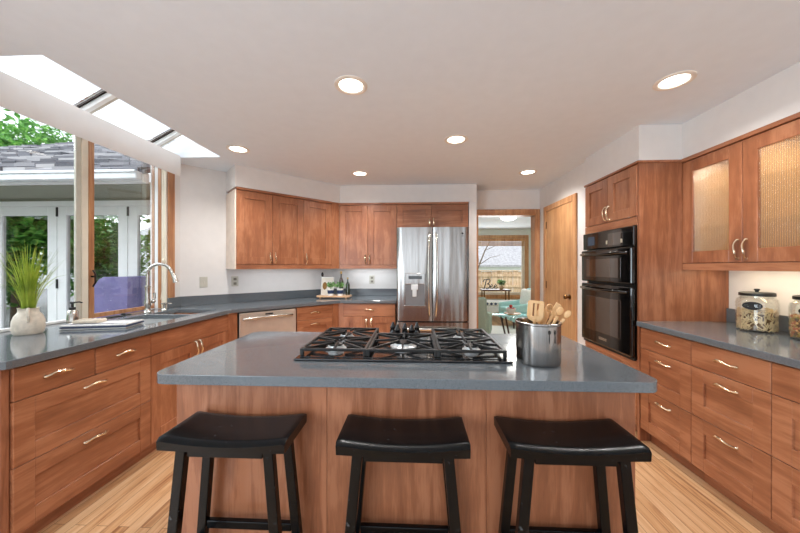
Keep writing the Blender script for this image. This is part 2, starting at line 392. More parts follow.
box(b, 2.37, 2.5, -3.6, 3.27, 0, CEIL)
struct('wall_right', b, M['wall'])
# unseen living-side wall; its wide window is added for the rear fill light
b = B()
box(b, -2.62, -2.15, -3.7, -3.6, 0, CEIL); box(b, 1.75, 2.5, -3.7, -3.6, 0, CEIL)
box(b, -2.15, 1.75, -3.7, -3.6, 0, 0.5); box(b, -2.15, 1.75, -3.7, -3.6, 2.38, CEIL)
struct('wall_front', b, M['wall'])
wf = bpy.data.objects.new('window_added_4', None); COL.objects.link(wf); wf['kind'] = 'structure'
b = B()
for x in (-2.15, -0.88, 0.42, 1.69): box(b, x, x+0.06, -3.68, -3.62, 0.5, 2.38)
box(b, -2.15, 1.75, -3.68, -3.62, 0.5, 0.56); box(b, -2.15, 1.75, -3.68, -3.62, 2.32, 2.38)
obj('frame', b, M['sashwood'], wf)
w5 = bpy.data.objects.new('window_added_5', None); COL.objects.link(w5); w5['kind'] = 'structure'  # unseen side window, added to go with the side fill light
b = B()
for y in (-3.0, -1.68, -0.36): box(b, -2.60, -2.55, y, y+0.06, 0.45, 2.25)
box(b, -2.60, -2.55, -3.0, -0.3, 0.45, 0.5); box(b, -2.60, -2.55, -3.0, -0.3, 2.2, 2.25)
obj('frame', b, M['sashwood'], w5)
# soffits above the wall cabinets
b = B(); prism(b, [(-1.885, 3.165), (-0.985, 4.065), (0.82, 4.065), (0.82, 4.399), (-1.17, 4.399), (-2.145, 3.425)], 2.178, CEIL-0.001); struct('wall_soffit', b, M['wall'])
b = B(); prism(b, [(1.713, 2.43), (2.03, 2.43), (2.03, 0.6), (2.37, 0.6), (2.37, 3.169), (1.713, 3.169)], 2.139, CEIL-0.001); struct('wall_soffit', b, M['wall'])
# dining room shell
b = B()
box(b, -1.0, 1.3, 9.0, 9.12, 0, CEIL); box(b, 3.2, 4.8, 9.0, 9.12, 0, CEIL)
box(b, 1.3, 3.2, 9.0, 9.12, 0, 0.5); box(b, 1.3, 3.2, 9.0, 9.12, 2.18, CEIL)
box(b, 4.7, 4.8, 4.52, 9.0, 0, CEIL); box(b, -1.0, -0.9, 4.53, 9.0, 0, CEIL); box(b, 1.90, 4.8, 4.42, 4.52, 0, CEIL)
struct('wall_dining', b, M['mint_wall'])
# doorway casing
b = B()
box(b, 1.70, 1.755, 4.375, 4.3995, 0, 2.135, 0.004); box(b, 0.83, 0.886, 4.375, 4.40, 0, 2.135, 0.004); box(b, 0.886, 1.70, 4.375, 4.3995, 2.072, 2.135, 0.004)
box(b, 1.688, 1.7, 4.385, 4.535, 0, 2.075); box(b, 0.886, 0.906, 4.385, 4.535, 0, 2.075); box(b, 0.906, 1.688, 4.385, 4.535, 2.05, 2.072)
d1 = bpy.data.objects.new('door_1', None); COL.objects.link(d1); d1['kind'] = 'structure'
obj('casing', b, M['sashwood'], d1)
# pantry door on the right wall
d2 = bpy.data.objects.new('door_2', None); COL.objects.link(d2); d2['kind'] = 'structure'
b = B()
box(b, 1.738, 1.7595, 4.16, 4.228, 0, 2.125, 0.004); box(b, 1.738, 1.7595, 3.40, 3.47, 0, 2.125, 0.004); box(b, 1.738, 1.7595, 3.47, 4.16, 2.055, 2.125, 0.004)
obj('casing', b, M['oak'], d2)
b = B(); box(b, 1.748, 1.7592, 3.475, 4.155, 0.01, 2.052, 0.002); slab = obj('slab', b, M['oak'], d2)
b = B()
lathe(b, [(0, 0), (0.026, 0), (0.028, 0.008), (0.011, 0.012), (0.011, 0.03), (0.024, 0.038), (0.028, 0.052), (0.022, 0.064), (0, 0.068)], 20, mat=Matrix.Translation((1.748, 3.54, 0.99)) @ Matrix.Rotation(-PI/2, 4, 'Y'))
obj('knob', b, M['brass'], slab, True)
for z in (0.25, 1.05, 1.83):
    b = B(); box(b, 1.741, 1.748, 4.138, 4.162, z, z+0.09, 0.001); obj('hinge', b, M['brass'], slab)
b = B(); box(b, 1.742, 1.7598, 3.17, 3.40, 0, 0.10, 0.003); box(b, 1.742, 1.7598, 4.228, 4.375, 0, 0.10, 0.003); struct('baseboard_right', b, M['oak'])

# kitchen window: fixed left light, post, casement, jamb and casing
w1 = bpy.data.objects.new('window_1', None); COL.objects.link(w1); w1['kind'] = 'structure'
XP = -2.58
def bx(name, mat, *a, bev=0.003):
    q = B(); box(q, *a, bev); return obj(name, q, mat, w1)
bx('mullion_post', M['outlet'], XP-0.02, XP+0.0, 2.24, 2.275, 0.916, WZ1)
bx('mullion_trim', M['cream'], XP-0.02, XP+0.008, 2.275, 2.322, 0.916, WZ1)
bx('window_frame', M['white'], XP-0.03, XP+0.0, WY0, 2.235, 0.916, 0.935)
bx('window_frame', M['white'], XP-0.03, XP+0.0, WY0, WY0+0.04, 0.935, WZ1)
bx('window_frame', M['white'], XP-0.03, XP+0.0, WY0+0.04, 2.235, WZ1-0.03, WZ1)
q = B(); box(q, XP-0.02, XP+0.01, 2.322, 2.366, 0.916, WZ1, 0.003); box(q, XP-0.02, XP+0.005, 2.94, 2.9495, 0.916, WZ1, 0.003)
box(q, XP-0.02, XP+0.01, 2.366, 2.94, 0.916, 0.950, 0.003); box(q, XP-0.02, XP+0.01, 2.366, 2.94, WZ1-0.03, WZ1, 0.003); cas = obj('casement_sash', q, M['sashwood'], w1)
q = B(); lathe(q, [(0, 0), (0.008, 0), (0.008, 0.02), (0, 0.02)], 10, mat=Matrix.Translation((XP+0.01, 2.345, 1.25)) @ Matrix.Rotation(PI/2, 4, 'Y')); tube(q, [(XP+0.02, 2.345, 1.30), (XP+0.04, 2.345, 1.27), (XP+0.04, 2.345, 1.20), (XP+0.02, 2.345, 1.17)], 0.006); obj('latch', q, M['darkmetal'], cas, True)
bx('pane', M['glass'], XP-0.012, XP-0.008, WY0+0.04, 2.235, 0.935, WZ1-0.03, bev=0)
bx('pane', M['glass'], XP+0.003, XP+0.007, 2.366, 2.94, 0.950, WZ1-0.03, bev=0)
bx('jamb', M['white'], XP+0.008, XP+0.045, 2.942, 2.949, 0.916, WZ1)
bx('jamb', M['sashwood'], XP+0.045, XP+0.078, 2.938, 2.949, 0.916, WZ1)
bx('jamb', M['cream'], XP+0.078, XP+0.13, 2.942, 2.949, 0.916, WZ1)
bx('casing', M['sashwood'], -2.449, -2.435, 2.952, 3.035, 1.017, CEIL-0.001)
bx('casing', M['sashwood'], -2.449, -2.43, 0.86, 0.95, 0.0, CEIL-0.001)
bx('head_casing', M['sashwood'], -2.449, -2.43, 0.95, 2.935, WZ1, CEIL-0.001)

# dining window
w2 = bpy.data.objects.new('window_2', None); COL.objects.link(w2); w2['kind'] = 'structure'
q = B(); box(q, 1.2, 3.28, 8.975, 9.0, 2.15, 2.24, 0.004); box(q, 1.2, 3.28, 8.975, 9.0, 0.41, 0.52, 0.004); box(q, 1.2, 1.32, 8.975, 9.0, 0.52, 2.15, 0.004); box(q, 3.17, 3.28, 8.975, 9.0, 0.52, 2.15, 0.004)
obj('casing', q, M['oak'], w2)
q = B(); box(q, 3.1, 3.17, 9.0, 9.05, 0.5, 2.18, 0.004); box(q, 1.3, 1.37, 9.0, 9.05, 0.5, 2.18, 0.004); box(q, 1.3, 3.2, 9.0, 9.05, 2.1, 2.18, 0.004); box(q, 1.3, 3.2, 9.0, 9.05, 0.5, 0.6, 0.004)
obj('sash', q, M['cream'], w2)
q = B(); box(q, 1.37, 3.1, 9.02, 9.026, 0.6, 2.1); obj('pane', q, M['glass'], w2)
q = B()
box(q, 1.3, 3.17, 8.93, 8.97, 2.06, 2.14, 0.004)
for k in range(4): box(q, 1.32, 3.15, 8.935, 8.965, 1.93+k*0.032, 1.952+k*0.032, 0.004)
tag(obj('window_blind', q, M['oak']), 'brown slatted blind gathered at the top of the dining room window', 'blind')

# ================================================================== KITCHEN CABINETS
T = 0.02
def shaker(bm, x0, x1, z0, z1, y=0.0, st=0.08, rec=0.012):
    """frame and recessed panel, front face at y - T"""
    yf = y-T
    box(bm, x0, x0+st, yf, y, z0, z1, 0.0015, 1); box(bm, x1-st, x1, yf, y, z0, z1, 0.0015, 1)
    box(bm, x0+st, x1-st, yf, y, z0, z0+st, 0.0015, 1); box(bm, x0+st, x1-st, yf, y, z1-st, z1, 0.0015, 1)
    box(bm, x0+st-0.002, x1-st+0.002, yf+rec, y-0.001, z0+st-0.002, z1-st+0.002)
def handle_bm(x, z, horiz=True, y=-T, L=0.116):
    bm = B(); pts = []; rad = []
    for i in range(13):
        t = i/12; s = (t-0.5)*L
        out = 0.008 + 0.019*math.sin(PI*t)**0.6
        r = 0.0058 + 0.003*math.sin(PI*t)**2 + (0.003 if i in (0, 12) else 0)
        wob = 0.004*math.sin(2*PI*t)+(0.012*math.sin(PI*t) if horiz else 0)
        pts.append((x+s, y-out, z+wob) if horiz else (x+wob, y-out, z+s)); rad.append(r)
    tube(bm, pts, rad, 8)
    for s in (-L/2, L/2):
        c = (x+s, y, z) if horiz else (x, y, z+s)
        lathe(bm, [(0.0, 0.0), (0.010, 0.0), (0.009, 0.006), (0.005, 0.012), (0, 0.013)], 12, mat=Matrix.Translation(c) @ Matrix.Rotation(PI/2, 4, 'X'))
    return bm
def front(root, kind, x0, x1, z0, z1, handle=None, style='shaker', st=0.08, g=0.0018):
    bm = B()
    if style == 'slab': box(bm, x0+g, x1-g, -T, 0, z0+g, z1-g, 0.002, 1)
    elif style == 'glass':
        X0, X1, Z0, Z1 = x0+g, x1-g, z0+g, z1-g
        box(bm, X0, X0+st, -T, 0, Z0, Z1, 0.0015, 1); box(bm, X1-st, X1, -T, 0, Z0, Z1, 0.0015, 1)
        box(bm, X0+st, X1-st, -T, 0, Z0, Z0+st, 0.0015, 1); box(bm, X0+st, X1-st, -T, 0, Z1-st, Z1, 0.0015, 1)
    else: shaker(bm, x0+g, x1-g, z0+g, z1-g, st=st)
    hz = (x1-x0) > (z1-z0)*1.15
    f = obj(kind, bm, M['cherry_h'] if hz else M['cherry'], root)
    if style == 'glass':
        q = B(); box(q, x0+st, x1-st, -T+0.008, -T+0.012, z0+st, z1-st); obj('pane', q, M['reeded'], f)
    if handle:
        h, hx, hzv = handle; obj('handle', handle_bm(hx, hzv, h == 'h'), M['handle'], f, True)
    return f
def base_body(root, w, d=0.60, toe=0.06, zt=0.875, left=0.0, right=0.0):
    bm = B(); box(bm, 0.0005, w-0.0005, 0, d, 0.10, zt); obj('body', bm, M['cherry_side'], root)
    bm = B(); box(bm, 0.0005, w-0.0005, toe, d, 0.0, 0.0995); obj('toe_kick', bm, M['cherry_h'], root)
ZA, ZB, ZC, ZT = 0.105, 0.415, 0.715, 0.868
# ---- left run (faces +x): local x -> +y
def L(y): return (-1.80-T, y, 0)
R90 = PI/2
t = thing('base_cabinet', 'long cherry drawer cabinet at the near left end, two wide drawers below two small', 'cabinet', L(1.303), R90)
base_body(t, 0.728); W = 0.728
front(t, 'drawer', 0, 0.359, ZC, ZT, ('h', 0.18, 0.79), 'slab'); front(t, 'drawer', 0.359, W, ZC, ZT, ('h', 0.545, 0.79), 'slab')
front(t, 'drawer', 0, W, ZB, ZC, ('h', 0.36, 0.665)); front(t, 'drawer', 0, W, ZA, ZB, ('h', 0.36, 0.365))
b = B(); box(b, -0.032, -0.001, -0.006, 0.60, 0, 0.875, 0.002); obj('end_panel', b, M['cherry_side'], t)
t = thing('base_cabinet', 'cherry sink cabinet with false front over two doors below the double sink', 'cabinet', L(2.031), R90)
W = 0.88; b = B()
box(b, 0, 0.02, 0, 0.6, 0.1, 0.875); box(b, W-0.02, W, 0, 0.6, 0.1, 0.875); box(b, 0.02, W-0.02, 0, 0.6, 0.1, 0.12); box(b, 0.02, W-0.02, 0.58, 0.6, 0.12, 0.875); box(b, 0.02, W-0.02, 0, 0.018, 0.12, 0.875)
obj('body', b, M['cherry_side'], t)
b = B(); box(b, 0, W, 0.06, 0.6, 0, 0.0995); obj('toe_kick', b, M['cherry_h'], t)
front(t, 'false_front', 0, W, ZC, ZT, None, 'slab')
front(t, 'door', 0, 0.45, ZA, ZC, ('v', 0.425, 0.655)); front(t, 'door', 0.45, W, ZA, ZC, ('v', 0.475, 0.655))
# ---- diagonal run, front line y = x + 4.71 (face)
FD = 4.68+0.042
def Dg(s):  # point on face line at distance s from kink x=-1.80
    k = s/math.sqrt(2); return (-1.80+k, -1.80+FD+k)
def diag(s, off=T): x, y = Dg(s); return (x-off/math.sqrt(2), y+off/math.sqrt(2), 0)
R45 = PI/4
b = B(); p0 = (-1.80, 2.913); x1, y1 = Dg(0.075)
prism(b, [(-1.80, 2.912), (-1.80, 2.925), (x1-0.001, y1-0.001), (x1-0.03, y1+0.03), (-1.84, 2.94), (-1.84, 2.912)], 0.1, 0.875); tag(obj('filler_panel', b, M['cherry']), 'narrow cherry filler post between sink cabinet and dishwasher', 'panel')
# dishwasher
dw = thing('dishwasher', 'stainless dishwasher with bar handle set in the angled cabinet run', 'dishwasher', diag(0.08), R45)
WD = 0.60
b = B(); box(b, 0.003, WD-0.003, 0.0, 0.5, 0.02, 0.87); obj('body', b, M['black'], dw)
b = B(); box(b, 0.012, WD-0.006, -0.026, -0.001, 0.11, 0.862, 0.006); dd = obj('door', b, M['dwsteel'], dw)
b = B(); pts = [(0.05+0.5*i/10, -0.028-0.045*math.sin(PI*i/10)**0.6, 0.80+0.012*math.sin(PI*i/10)) for i in range(11)]; tube(b, pts, [0.015]+[0.013]*9+[0.015], 10); obj('handle', b, M['chrome'], dd, True)
b = B(); box(b, 0.26, 0.34, -0.028, -0.0255, 0.825, 0.842, 0.003); obj('vent', b, M['black'], dd)
b = B(); box(b, 0.01, WD-0.01, 0.03, 0.05, 0.0, 0.10); obj('toe_kick', b, M['black'], dw)
t = thing('base_cabinet', 'narrow cherry three-drawer cabinet between dishwasher and back corner', 'cabinet', diag(0.685), R45)
W = 0.455
base_body(t, W, 0.5)
front(t, 'drawer', 0, W, ZC, ZT, ('h', 0.225, 0.79), 'slab'); front(t, 'drawer', 0, W, ZB, ZC, ('h', 0.225, 0.655)); front(t, 'drawer', 0, W, ZA, ZB, ('h', 0.225, 0.36))
xe, ye = Dg(1.142)
b = B(); prism(b, [(xe, ye), (-0.94, 3.81), (-0.885, 3.81), (-0.885, 3.84), (-0.96, 3.84), (xe-0.03, ye+0.03)], 0.1, 0.875); tag(obj('filler_panel', b, M['cherry']), 'narrow cherry filler post in the back corner left of the fridge counter', 'panel')
t = thing('base_cabinet', 'cherry cabinet with one drawer over two doors left of the fridge', 'cabinet', (-0.884, 3.82, 0), 0)
W = 0.655; base_body(t, W, 0.56)
front(t, 'drawer', 0, W, ZC, ZT, ('h', W/2, 0.79), 'slab'); front(t, 'door', 0, W/2, ZA, ZC, ('v', W/2-0.03, 0.62)); front(t, 'door', W/2, W, ZA, ZC, ('v', W/2+0.03, 0.62))
# ---- right run (faces -x): local x -> -y
names = ['cherry three-drawer cabinet on the right touching the tall oven cabinet', 'cherry three-drawer cabinet in the middle of the right run', 'cherry three-drawer cabinet nearest the camera at the right edge']
for i, nm in enumerate(names):
    t = thing('base_cabinet', nm, 'cabinet', (1.72+T, 2.425-0.43*i-0.0005, 0), -R90, 'three-drawer cabinets on the right')
    W = 0.43; base_body(t, W, 0.62)
    front(t, 'drawer', 0, W, ZC, ZT, ('h', W/2, 0.79), 'slab'); front(t, 'drawer', 0, W, ZB, ZC, ('h', W/2, 0.655)); front(t, 'drawer', 0, W, ZA, ZB, ('h', W/2, 0.36))
# ---- tall oven cabinet
ov = thing('oven_cabinet', 'tall cherry cabinet housing the black double oven', 'cabinet', (1.713+T, 3.168, 0), -R90)
W = 0.738; Dp = 0.636
b = B()
box(b, 0, 0.02, 0, Dp, 0.0, 2.12); box(b, W-0.022, W, -T+0.004, Dp, 0.0, 2.12); box(b, 0.02, W-0.022, Dp-0.02, Dp, 0, 2.12)
box(b, 0.02, W-0.022, 0, Dp-0.02, 1.655, 1.70); box(b, 0.02, W-0.022, 0, Dp-0.02, 0.555, 0.595); box(b, 0.02, W-0.022, 0, Dp-0.02, 2.09, 2.12); box(b, 0.02, W-0.022, 0.06, 0.08, 0, 0.10)
obj('body', b, M['cherry_side'], ov)
front(ov, 'door', 0.002, 0.358, 1.72, 2.118, ('v', 0.335, 1.80), st=0.075); front(ov, 'door', 0.358, W-0.024, 1.72, 2.118, ('v', 0.381, 1.80), st=0.075)
b = B(); box(b, 0.002, W-0.024, -T, 0, 1.652, 1.716, 0.001); obj('rail', b, M['cherry_h'], ov)
b = B(); box(b, 0.002, W-0.024, -T, 0, 0.552, 0.598, 0.001); obj('rail', b, M['cherry_h'], ov)
front(ov, 'drawer', 0.002, W-0.024, 0.105, 0.55, ('h', 0.35, 0.50))
b = B(); box(b, -0.001, W+0.01, -T-0.012, Dp, 2.1205, 2.1385, 0.003); obj('crown_moulding', b, M['cherry_h'], ov)
# the double oven
do = thing('double_oven', 'black built-in microwave and oven stack in the tall cherry cabinet', 'oven', (1.713+T, 3.168-0.004, 0), -R90)
b = B(); box(b, 0.022, 0.70, 0.002, 0.5, 0.60, 1.648); obj('body', b, M['black'], do)
x0, x1 = 0.006, 0.712
b = B(); box(b, x0, x1, -0.045, -0.021, 1.492, 1.647, 0.006); cp = obj('control_panel', b, M['black_gloss'], do)
b = B(); box(b, 0.09, 0.20, -0.047, -0.044, 1.53, 1.61, 0.002); obj('display', b, M['display'], cp)
b = B(); box(b, 0.40, 0.59, -0.0465, -0.044, 1.51, 1.615, 0.002); obj('keypad', b, M['ovenglass'], cp)
b = B()
for k in (0.375, 0.565):
    b = B(); box(b, k, k+0.022, -0.048, -0.046, 1.525, 1.557, 0.001); obj('button', b, M['displaytxt'], cp)
for z0, z1, wz0, wz1 in ((1.19, 1.484, 1.235, 1.40), (0.625, 1.172, 0.74, 1.055)):
    b = B(); box(b, x0, x1, -0.062, -0.024, z0, z1, 0.012, 3); dr = obj('oven_door', b, M['black_gloss'], do)
    b = B(); box(b, x0+0.09, x1-0.12, -0.0645, -0.06, wz0, wz1, 0.002); obj('oven_window', b, M['ovenglass'], dr)
    b = B(); tube(b, [(0.06, -0.062, z1-0.045), (0.075, -0.10, z1-0.042), (0.2, -0.112, z1-0.045), (0.36, -0.116, z1-0.05), (0.52, -0.112, z1-0.045), (0.645, -0.10, z1-0.042), (0.66, -0.062, z1-0.045)], 0.012, 10); obj('handle', b, M['black_gloss'], dr, True)
    if z0 < 1: b = B(); box(b, 0.30, 0.41, -0.064, -0.061, 0.675, 0.70, 0.001); obj('badge', b, M['chrome'], dr)
b = B(); box(b, x0, x1, -0.04, -0.021, 0.60, 0.622, 0.003); obj('bottom_vent', b, M['black'], do)

# ---- wall cabinets
def wall_cab(label, loc, rz, doors, zb, zt, d, endl=False, rail=True, handles=None, group=None, w=None):
    t = thing('wall_cabinet', label, 'cabinet', loc, rz, group); W = w or doors[-1][1]
    x0 = doors[0][0]
    bm = B(); box(bm, x0+0.0005, W-0.0005, 0, d, zb, zt); obj('body', bm, M['cherry_side'], t)
    for (a, c), hx in zip(doors, handles): front(t, 'door', a, c, zb+0.002, zt-0.002, ('v', hx, zb+0.075))
    bm = B(); box(bm, x0, W, -T-0.012, d, zt+0.0005, zt+0.0275, 0.003); obj('crown_moulding', bm, M['cherry_h'], t)
    if rail: bm = B(); box(bm, x0, W, -T+0.002, 0.004, zb-0.05, zb-0.0005, 0.002); obj('light_rail', bm, M['cherry_h'], t)
    return t
ZU0, ZU1 = 1.352, 2.150
def dgu(s, off=T): x = -1.885+s/math.sqrt(2); return (x-off/math.sqrt(2), x+5.05+off/math.sqrt(2), 0)
t = wall_cab('three-door cherry wall cabinet on the angled corner wall', dgu(0.0), R45, [(0.012, 0.39), (0.39, 0.765), (0.765, 1.145)], ZU0, ZU1, 0.32, handles=(0.36, 0.42, 0.795))
b = B(); box(b, 0.0, 0.0115, -T+0.002, 0.345, ZU0-0.05, ZU1, 0.001); obj('end_panel', b, M['maple_end'], t)
b = B(); box(b, 1.146, 1.262, -T+0.004, 0.012, ZU0-0.048, ZU1+0.027, 0.001); obj('corner_stile', b, M['cherry'], t)
wall_cab('two-door cherry wall cabinet on the back wall left of the fridge', (-0.996, 4.065+T, 0), 0, [(0.0, 0.382), (0.382, 0.769)], ZU0, ZU1, 0.31, handles=(0.354, 0.41))
wall_cab('short two-door cherry cabinet above the stainless fridge', (-0.2265, 4.065+T, 0), 0, [(0.0, 0.456), (0.456, 0.936)], 1.83, ZU1, 0.31, rail=False, handles=(0.43, 0.482))
# glass-front cabinet on the right
ZU1 = 2.112
gc = thing('wall_cabinet', 'cherry wall cabinet with two ribbed glass doors above the right counter', 'cabinet', (2.03+T, 2.428, 0), -R90)
W = 0.86; D2 = 0.318
b = B(); box(b, 0, 0.02, 0, D2, ZU0, ZU1); box(b, W-0.02, W, 0, D2, ZU0, ZU1); box(b, 0.02, W-0.02, 0, D2, ZU1-0.02, ZU1); box(b, 0.02, W-0.02, 0, D2, ZU0, ZU0+0.02); box(b, W/2-0.012, W/2+0.012, 0, D2-0.01, ZU0+0.02, ZU1-0.02)
obj('body', b, M['cherry_side'], gc)
b = B(); box(b, 0.02, W-0.02, D2-0.01, D2-0.002, ZU0+0.02, ZU1-0.02)
for xx in (0.0202, W/2-0.0165, W/2+0.0122, W-0.0245): box(b, xx, xx+0.004, 0.004, D2-0.011, ZU0+0.0205, ZU1-0.0205)
obj('lining', b, M['maple_in'], gc)
for z in (1.60, 1.86):
    for a, c in ((0.026, W/2-0.018), (W/2+0.018, W-0.026)):
        b = B(); box(b, a, c, 0.02, D2-0.012, z, z+0.008); obj('shelf', b, M['jarglass'], gc)
front(gc, 'door', 0.0, 0.428, ZU0+0.002, ZU1-0.002, ('v', 0.402, ZU0+0.085), 'glass', st=0.082)
front(gc, 'door', 0.428, W, ZU0+0.002, ZU1-0.002, ('v', 0.454, ZU0+0.085), 'glass', st=0.082)
b = B(); box(b, 0, W, -T-0.014, D2, ZU1+0.0005, ZU1+0.0275, 0.003); obj('crown_moulding', b, M['cherry_h'], gc)
b = B(); box(b, 0, W, -T+0.002, 0.004, ZU0-0.05, ZU0-0.0005, 0.002); obj('light_rail', b, M['cherry_h'], gc)
for yy in (2.22, 1.79):
    light('cabinet_lamp', 'AREA', (2.21, yy, ZU1-0.03), (0, 0, 0), 0.6, (1, 0.80, 0.58), 0.3, 0.2)
light('under_cabinet_lamp', 'AREA', (2.20, 1.95, ZU0-0.012), (0, 0, 0), 1.9, (1, 0.82, 0.55), 0.08, 0.75)

light('under_cabinet_lamp', 'AREA', (-0.60, 4.22, ZU0-0.02), (0, 0, 0), 1.3, (0.86, 0.94, 1.0), 0.6, 0.06)
light('under_cabinet_lamp', 'AREA', (-1.55, 3.70, ZU0-0.02), (0, 0, R45), 1.3, (0.86, 0.94, 1.0), 0.9, 0.06)
# ================================================================== COUNTERTOPS
def counter_mesh(pts, hole=None, z0=0.877, z1=0.915):
    me = bmesh.new()
    vs = [me.verts.new((x, y, z1)) for x, y in pts]; es = [me.edges.new((vs[i], vs[(i+1) % len(vs)])) for i in range(len(vs))]
    if hole:
        for h in hole:
            hv = [me.verts.new((x, y, z1)) for x, y in h]; es += [me.edges.new((hv[i], hv[(i+1) % len(hv)])) for i in range(len(hv))]
    r = bmesh.ops.triangle_fill(me, edges=es, use_beauty=True)
    fs = list(me.faces)
    ext = bmesh.ops.extrude_face_region(me, geom=fs)
    for v in [g for g in ext['geom'] if isinstance(g, bmesh.types.BMVert)]: v.co.z = z0
    return me
def rrect(x0, x1, y0, y1, r, n=5):
    out = []
    for cx, cy, a0 in ((x1-r, y0+r, -PI/2), (x1-r, y1-r, 0), (x0+r, y1-r, PI/2), (x0+r, y0+r, PI)):
        for i in range(n+1): a = a0+PI/2*i/n; out.append((cx+r*math.cos(a), cy+r*math.sin(a)))
    return out
LB = rrect(-2.325, -1.905, 2.13, 2.572, 0.05); RB = rrect(-2.325, -1.905, 2.60, 2.925, 0.05)
def bevel_top(o, w=0.006):
    m = o.modifiers.new('bevel', 'BEVEL'); m.width = w; m.segments = 3; m.limit_method = 'ANGLE'; m.angle_limit = math.radians(50)
ct = thing('countertop', 'grey quartz counter running from the window around the corner to the fridge', 'countertop', (-2.0, 2.0, 0.877))
def shift(bm, o):
    bmesh.ops.translate(bm, verts=bm.verts, vec=-Vector(o.location)); return bm
pts = [(-1.79, 1.255), (-1.775, 1.262), (-1.77, 1.28), (-1.77, 2.91), (-0.91, 3.77), (-0.218, 3.77), (-0.218, 4.399), (-1.172, 4.399), (-2.449, 3.118), (-2.449, 2.948), (-2.548, 2.916), (-2.548, 2.32), (-2.60, 2.22), (-2.60, 1.255)]
o = obj('slab', shift(counter_mesh(pts, [LB, RB]), ct), M['quartz'], ct); bevel_top(o, 0.004)
b = B()
box(b, -2.4485, -2.429, 2.951, 3.12, 0.9155, 1.016, 0.002)
s2 = math.sqrt(2)
for P0, P1, nv in (((-2.445, 3.122), (-1.176, 4.391), (0.707, -0.707)),):
    n = Vector(nv)*0.019; a = Vector(P0)+Vector(nv)*0.001; c = Vector(P1)+Vector(nv)*0.001
    prism(b, [(a.x, a.y), (a.x+n.x, a.y+n.y), (c.x+n.x, c.y+n.y), (c.x, c.y)], 0.9155, 1.016)
box(b, -1.17, -0.218, 4.380, 4.399, 0.9155, 1.016, 0.002)
obj('backsplash', shift(b, ct), M['quartz'], ct)
ct = thing('countertop', 'grey quartz counter along the right wall under the glass jars', 'countertop', (2.0, 1.6, 0.877))
b = counter_mesh([(1.692, 1.13), (2.369, 1.13), (2.369, 2.4285), (1.692, 2.4285)]); o = obj('slab', shift(b, ct), M['quartz'], ct); bevel_top(o, 0.005)
b = B(); box(b, 2.349, 2.369, 1.13, 2.4285, 0.9155, 1.016, 0.002); obj('backsplash', shift(b, ct), M['quartz'], ct)

# island
isl = thing('kitchen_island', 'cherry panelled kitchen island body behind the three stools', 'island', (-0.05, 1.5, 0))
b = B(); box(b, -0.943+0.05, 0.822+0.05, 1.195-1.5, 1.88-1.5, 0.0, 0.876); obj('body', b, M['cherry_side'], isl)
for xa, xb in ((-0.943, -0.3385), (-0.3375, 0.2735), (0.2745, 0.822)):
    b = B(); box(b, xa+0.05, xb+0.05, 1.183-1.5, 1.1945-1.5, 0.0, 0.876, 0.0008, 1); obj('back_panel', b, M['cherry_side'], isl)
b = counter_mesh(rrect(-1.012, 0.892, 1.134, 1.925, 0.055, 6), [[(-0.45, 1.36), (0.35, 1.36), (0.35, 1.80), (-0.45, 1.80)]])
o = obj('island_countertop', b, M['quartz']); bevel_top(o, 0.008)
for p in o.data.polygons: p.use_smooth = False
tag(o, 'grey quartz island top with rounded corners holding the gas cooktop', 'countertop')

# ================================================================== SINK, FAUCET, WINDOW ITEMS
sk = thing('double_sink', 'stainless undermount double sink below the kitchen window', 'sink', (-2.1, 2.5, 0.7))
for nm, rr in (('left_bowl', (-2.335, -1.895, 2.105, 2.582)), ('right_bowl', (-2.335, -1.895, 2.59, 2.935))):
    b = B(); P = rrect(*rr, 0.055, 5); n = len(P)
    cx, cy = (rr[0]+rr[1])/2, (rr[2]+rr[3])/2
    r0 = [b.verts.new((x, y, 0.8765)) for x, y in P]; r1 = [b.verts.new((cx+(x-cx)*0.93, cy+(y-cy)*0.93, 0.70)) for x, y in P]
    r2 = [b.verts.new((cx+(x-cx)*0.86, cy+(y-cy)*0.86, 0.685)) for x, y in P]
    for A, C in ((r0, r1), (r1, r2)):
        for i in range(n): b.faces.new((A[i], A[(i+1) % n], C[(i+1) % n], C[i]))
    b.faces.new(r2); f = obj('bowl', shift(b, sk), M['sinksteel'], sk, True)
    b = B(); lathe(b, [(0.045, 0.0), (0.042, 0.004), (0.03, 0.001), (0, 0.0)], 20, (cx, cy, 0.687)); obj('drain', shift(b, sk), M['chrome'], f, True)
fc = thing('faucet', 'tall brushed nickel gooseneck faucet behind the sink', 'faucet', (-2.385, 2.655, 0.9155), 0)
b = B(); lathe(b, [(0, 0), (0.03, 0), (0.03, 0.008), (0.024, 0.014), (0.022, 0.05), (0.026, 0.07), (0.024, 0.11), (0.018, 0.13), (0.020, 0.20), (0.023, 0.23), (0.024, 0.238), (0.015, 0.245), (0, 0.246)], 24); obj('body', b, M['chrome'], fc, True)
b = B(); pts = [(0, 0, 0.24), (0, 0, 0.30), (0, 0, 0.345)]
for i in range(13):
    a = PI-(PI-0.30)*i/12; pts.append((0.10+0.10*math.cos(a), 0.03*(1-math.cos(PI-a))*0.5, 0.345+0.092*math.sin(a)))
ex = Vector(pts[-1]); pts += [ex+Vector((0.012, 0.004, -0.03))]
tube(b, pts, 0.0135, 12); obj('spout', b, M['chrome'], fc, True)
b = B(); tube(b, [ex+Vector((0.01, 0.003, -0.02)), ex+Vector((0.022, 0.006, -0.05)), ex+Vector((0.036, 0.01, -0.10))], [0.015, 0.018, 0.021], 12); obj('spray_head', b, M['chrome'], fc, True)
b = B(); tube(b, [(0.0, 0.018, 0.09), (0.008, 0.05, 0.10), (0.012, 0.062, 0.13), (0.010, 0.060, 0.175)], [0.012, 0.012, 0.009, 0.010], 10); ball(b, (0.012, 0.045, 0.10), 0.02); obj('lever', b, M['chrome'], fc, True)
